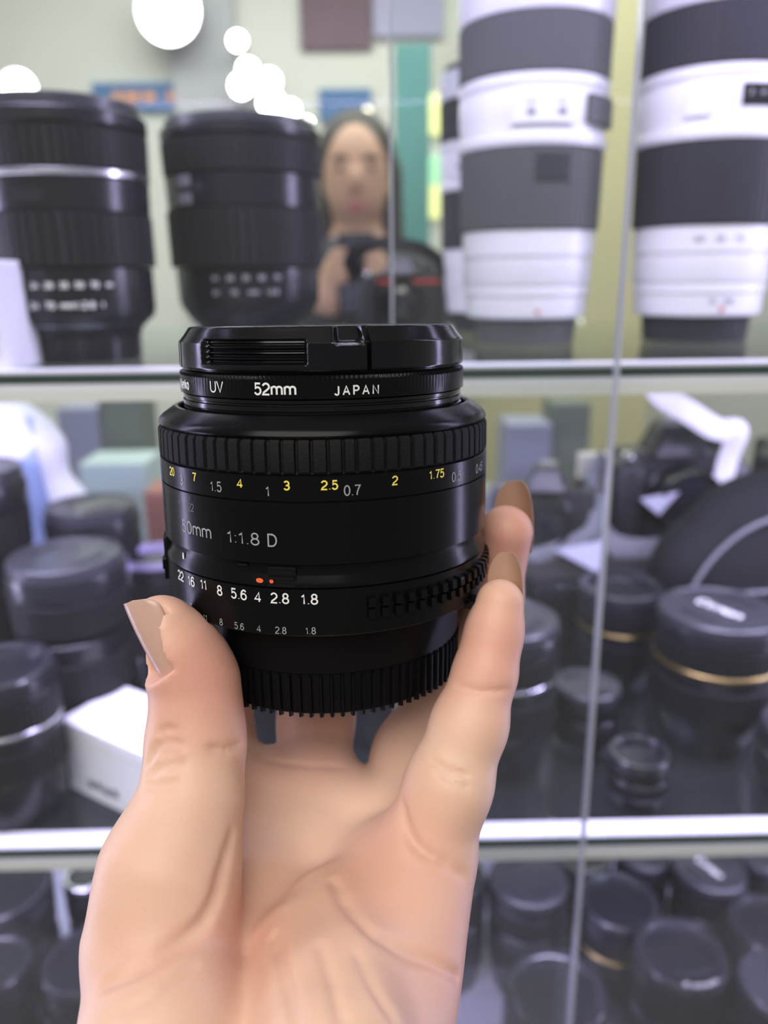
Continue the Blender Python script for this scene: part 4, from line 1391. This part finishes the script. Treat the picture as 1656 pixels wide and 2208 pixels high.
# ---- middle shelf: lenses
NUM = ['18', '24', '35', '50', '70']
black_lens(at_px(1530, 1500, 0.462, Z2), .0385, 94, 'large black lens with a grey cap and gold ring in front of the bag', GM, 'cap', 'gold', base=.80, rz=-1.55, captext='Canon')
black_lens(at_px(1083, 1500, 0.440, Z2), .0335, 100, 'capped black lens standing just beside the little finger', GM, 'cap', 'silver', base=.78, rz=.4)
black_lens(at_px(1330, 1400, 0.530, Z2), .0310, 84, 'black lens with a gold ring standing under the paper tags', GM, 'glass', 'gold', base=.8)
black_lens(at_px(1372, 1700, 0.400, Z2), .0180, 30, 'smallest black lens at the front of the middle shelf', GM, 'glass', None, base=.85)
black_lens(at_px(1255, 1640, 0.452, Z2), .0220, 46, 'short black lens between the capped lens and the smallest one', GM, 'cap', None, base=.85)
black_lens(at_px(1725, 1640, 0.405, Z2), .0250, 44, 'short black lens at the frame edge beside the gold ringed lens', GM, 'cap', 'silver', base=.85)
black_lens(at_px(160, 1350, 0.470, Z2), .0360, 134, 'tall black lens with a rim shining behind the white carton', GM, 'cap', None, base=.82, rz=.6)
black_lens(at_px(215, 1250, 0.556, Z2), .0335, 142, 'tall black lens behind the other tall one, under the white case', GM, 'cap', None, base=.82, rz=.2)
black_lens(at_px(352, 1350, 0.538, Z2), .0270, 112, 'black lens with a lilac rim behind the thumb', GM, 'purple', None, base=.85)
black_lens(at_px(6, 1500, 0.403, Z2), .0310, 94, 'black lens with bright silver rings at the frame edge, in front', GM, 'glass', 'silver', base=.85)
black_lens(at_px(-60, 1100, 0.530, Z2), .0370, 176, 'very tall black lens half outside the frame beside the white case', GM, 'cap', None, base=.82)
black_lens(at_px(1195, 1330, 0.585, Z2), .0250, 70, 'slim black lens standing behind the capped lens by the little finger', GM, 'glass', None, base=.85)

black_lens(at_px(560, 1500, 0.470, Z2), .0330, 96, 'black lens glimpsed through the narrow gap between the first two fingers', GM, 'cap', None, base=.9)
black_lens(at_px(822, 1500, 0.480, Z2), .0340, 100, 'black lens glimpsed through the wider gap beside the ring finger', GM, 'cap', None, base=.9)

# white case with a blue band
cs = empty('white_case', at_px(-5, 960, 0.618, Z2), 'white rounded case with a pale blue band behind the tall black lenses', 'case')
F3 = Field((-80, -44, -8), (80, 44, 224), 2.5)
for zz, hw_ in ((0, 58), (60, 60), (120, 57), (165, 44), (186, 26)):
    pass
F3.add_chain([(-44, 0, 18), (44, 0, 18)], [22, 22], blend=10)
F3.add_chain([(-44, 0, 70), (44, 0, 70)], [24, 24], blend=24)
F3.add_chain([(-42, 0, 120), (42, 0, 120)], [23, 23], blend=24)
F3.add_chain([(-30, 0, 165), (30, 0, 165)], [23, 23], blend=24)
F3.add_chain([(-12, 0, 186), (12, 0, 186)], [20, 20], blend=24)
v_, q_ = F3.mesh(4)
v_ = v_ - np.array([0, 0, v_[:, 2].min()])
MB().add(v_, q_.tolist()).build('case_body', M['white_plastic'], cs, scale=MM, angle=80)
bnd = []
for zz in np.linspace(10, 196, 24):
    yy = -22.5 if zz < 150 else -22.5 + (zz - 150) ** 2 * .0052
    bnd.append((38 - max(0, zz - 100) * .14, yy - 1.4, zz))
MB().tube(bnd, 1.6, 10, flat=7, up=(0, -1, 0)).build('blue_band', M['blue_band'], cs, scale=MM, label='pale blue upright band')

# white carton with a lifted lid line and grey print
q = at_z(178, 1712, Z2)
cr = empty('white_carton', Matrix.Translation((q.x + .034, q.y + .006, Z2)) @ Matrix.Rotation(math.radians(-33), 4, 'Z'), 'white carton with grey print standing beside the thumb', 'carton')
MB().box((0, 0, 19), (74, 46, 38)).build('carton_base', M['carton'], cr, scale=MM, bevel=.0008)
MB().box((0, 0, 43), (75.2, 47.2, 9)).build('carton_lid', M['carton'], cr, scale=MM, bevel=.0008)
mb = MB()
for k in range(4):
    mb.box((-16 + k * 7, -23.3, 10 + (k % 2)), (5.0, .5, 4.5))
    mb.box((-16 + k * 7, -23.3, 10 + (k % 2)), (5.0, .5, 4.5)) if False else None
pm = None
for k in range(4):
    MB().box((-16 + k * 7, -23.2, 10 + (k % 2)), (5.2, .5, 4.8)).build('printed_mark', M['strap_grey'], cr, scale=MM, smooth=False, label='grey printed mark')
o = MB().box((0, 0, 33), (40, 14, 66)).build('cream_carton', M['cream_carton'], scale=MM, bevel=.0008)
o.location = at_px(1300, 960, 0.672, ZR) + Vector((0, 0, 0))
tag(o, 'cream carton on the riser behind the two cameras', 'carton')
o = MB().box((0, 0, 25), (56, 60, 50)).build('white_box', M['carton'], scale=MM, bevel=.0010)
o.location = at_px(-22, 740, 0.402, Z1) + Vector((-.0085, 0, 0))
tag(o, 'small white box at the frame edge in front of the widest black lens', 'box')

# ---- bottom shelf: lenses seen from above
for px, py, rx, zt, front, acc, txt, lb in (
        (1470, 2045, 97, -.440, 'glass', None, 'Canon', 'bottom lens whose front bezel shows bright white lettering'),
        (1200, 2125, 106, -.432, 'glass', None, None, 'large bottom lens with a bright rim behind the glass door edge'),
        (1700, 2120, 98, -.440, 'cap', 'silver', None, 'bottom lens with a grey cap at the frame edge, nearest the corner'),
        (1530, 1868, 74, -.462, 'cap', None, 'Canon', 'capped bottom lens with a white stroke of lettering just under the rail'),
        (1662, 1985, 86, -.452, 'glass', 'gold', None, 'bottom lens with a pale rim at the frame edge, above the grey capped one'),
        (1335, 1935, 84, -.452, 'glass', 'gold', None, 'bottom lens with a brownish ring between the door edge and lettered lens'),
        (1140, 1890, 84, -.452, 'cap', None, None, 'hazy capped bottom lens just under the rail beside the hand'),
        (1648, 1836, 62, -.465, 'cap', None, None, 'capped bottom lens in the back row at the frame edge'),
        (1256, 1836, 60, -.465, 'glass', None, None, 'bottom lens in the back row right behind the glass door edge'),
        (1388, 1836, 56, -.470, 'cap', None, None, 'small capped bottom lens behind the lettered cap'),
        (985, 1880, 62, -.450, 'glass', None, None, 'bottom lens half hidden behind the heel of the hand'),
        (0, 1905, 100, -.438, 'glass', None, None, 'bottom lens with a grey rim arc at the frame edge, just under the rail'),
        (185, 2060, 92, -.440, 'glass', None, None, 'bottom lens with a grey rim arc beside the wrist'),
        (186, 1880, 48, -.455, 'silver', None, None, 'bottom lens with a bright metal rim under the carton'),
        (-20, 2070, 82, -.436, 'glass', None, None, 'lowest bottom lens at the frame edge opposite the wrist')):
    w = at_z(px, py, EYE.z + zt)
    dep = (w - EYE).dot(_f)
    R_ = rx * dep / FPX / .95
    H_ = (EYE.z + zt - Z3) * 1000
    black_lens(Vector((w.x, w.y, Z3)), R_, H_, lb, GL, front, acc, base=.80, rz=random.uniform(-1, 1) if not txt else (-1.62 if front == 'cap' else 0.12), captext=txt if front == 'cap' else None,
               bezeltext=txt if front != 'cap' else None)

# ------------------------------------------------------------------ a mirror reflection built as a person beyond the glass, lifting a phone
HC = at_Y(768, 375, 1.93)
zf = HC.z * 1000
F4 = Field((-300, -330, -10), (300, 220, zf + 190), 9.0)
S4 = lambda x, y, z: (x, y, z)
F4.add_ellipsoid((0, 0, zf), ax3, (76, 94, 112), 8)
F4.add_ellipsoid((0, -32, zf - 62), ax3, (50, 52, 52), 30)
F4.add_ellipsoid((0, -96, zf - 26), ax3, (13, 16, 24), 14)
F4.add_chain([(0, 12, zf - 90), (0, 20, zf - 190)], [52, 60], blend=24)
F4.add_chain([(-150, 20, zf - 240), (150, 20, zf - 240)], [62, 62], blend=40)
F4.add_chain([(0, 20, zf - 260), (0, 20, zf - 640)], [128, 130], blend=50)
for s in (-1, 1):
    F4.add_ellipsoid((s * 78, 8, zf - 20), ax3, (10, 20, 32), 6)
    F4.add_chain([(s * 175, 20, zf - 245), (s * 190, -40, zf - 500), (s * 62, -215, zf - 270)], [52, 42, 30], blend=20)
    F4.add_chain([(s * 62, -215, zf - 270), (s * 48, -226, zf - 205)], [32, 22], blend=14)
    for k in range(4):
        F4.add_chain([(s * 48, -226, zf - 235 + k * 19), (s * 40, -250, zf - 232 + k * 19), (s * 20, -252, zf - 230 + k * 19)], [9.5, 9, 8], blend=4)
    F4.add_chain([(s * 48, -222, zf - 240), (s * 34, -205, zf - 215), (s * 22, -206, zf - 195)], [11, 10, 8], blend=5)
    F4.add_chain([(s * 75, 20, zf - 620), (s * 82, 10, 480), (s * 84, 25, 60)], [92, 62, 44], blend=40)
    F4.add_chain([(s * 84, 20, 38), (s * 92, -120, 30)], [40, 34], blend=20)
v_, q_ = F4.mesh(2)
v_ = v_ - np.array([0, 0, v_[:, 2].min()])
per = MB().add(v_, q_.tolist()).build('person', M['face'], scale=MM, angle=80)
per.location = (HC.x, HC.y, 0)
tag(per, 'person in a dark coat modelled in place of a mirror reflection, holding up a black phone', 'person')
F5 = Field((-330, -330, -10), (330, 240, zf + 190), 10.0)
F5.add_chain([(-155, 20, zf - 246), (155, 20, zf - 246)], [72, 72], blend=40)
F5.add_chain([(0, 20, zf - 260), (0, 20, zf - 800)], [142, 158], blend=50)
for s in (-1, 1):
    F5.add_chain([(s * 175, 20, zf - 245), (s * 190, -40, zf - 500), (s * 78, -196, zf - 305)], [62, 54, 42], blend=20)
    F5.add_chain([(s * 75, 20, zf - 700), (s * 82, 10, 480), (s * 84, 25, 90)], [108, 74, 56], blend=40)
v_, q_ = F5.mesh(2)
MB().add(v_, q_.tolist()).build('coat', M['coat'], per, scale=MM, angle=80, label='dark coat')
F6 = Field((-130, -130, zf - 330), (130, 160, zf + 170), 6.0)
F6.add_ellipsoid((0, 26, zf + 26), ax3, (92, 100, 112), 8)
F6.add_chain([(-70, 30, zf), (-82, 40, zf - 230)], [34, 30], blend=24)
F6.add_chain([(70, 30, zf), (82, 40, zf - 230)], [34, 30], blend=24)
F6.add_chain([(0, 60, zf), (0, 80, zf - 230)], [70, 64], blend=24)
v_, q_ = F6.mesh(2)
MB().add(v_, q_.tolist()).build('hair', M['hair'], per, scale=MM, angle=80, label='long dark hair')
MB().lathe([(14, -4), (20, 0), (14, 4)], 24, mtx=Matrix.Translation((0, -82, zf - 74)) @ Matrix.Rotation(PI / 2, 4, 'X') @ Matrix.Scale(.5, 4, (0, 1, 0))).build('lips', M['lips'], per, scale=MM, angle=80)
for s in (-1, 1):
    MB().lathe([(2, -5), (8, -3), (10, 0), (8, 3), (2, 5)], 20, mtx=Matrix.Translation((s * 31, -82, zf + 2)) @ Matrix.Rotation(PI / 2, 4, 'X') @ Matrix.Scale(.55, 4, (0, 1, 0))).build('eye', M['hair'], per, scale=MM, angle=80)
    MB().tube([(s * 16, -90, zf + 22), (s * 32, -88, zf + 27), (s * 48, -76, zf + 22)], 3.2, 8).build('eyebrow', M['hair'], per, scale=MM)
MB().lathe([(74, -60), (84, -40), (80, -10), (66, 6)], 40, mtx=Matrix.Translation((0, 8, zf - 140)), closed=False).build('scarf', M['collar'], per, scale=MM, angle=80, label='lilac scarf')
ph = empty('phone', (HC.x, HC.y - .243, HC.z - .215), 'reflected black phone built solid, held upright in front of the chest by the person', 'phone')
MB().box((0, 0, 0), (76, 8, 158)).build('phone_body', M['phone'], ph, scale=MM, bevel=.003, angle=60)
for dz in (0, -18):
    MB().lathe([(6.5, -5.6), (6.5, -4), (.3, -5.2)], 24, mtx=Matrix.Translation((18, 0, 62 + dz)) @ Matrix.Rotation(-PI / 2, 4, 'X')).build('phone_camera', M['b_glass'], ph, scale=MM)
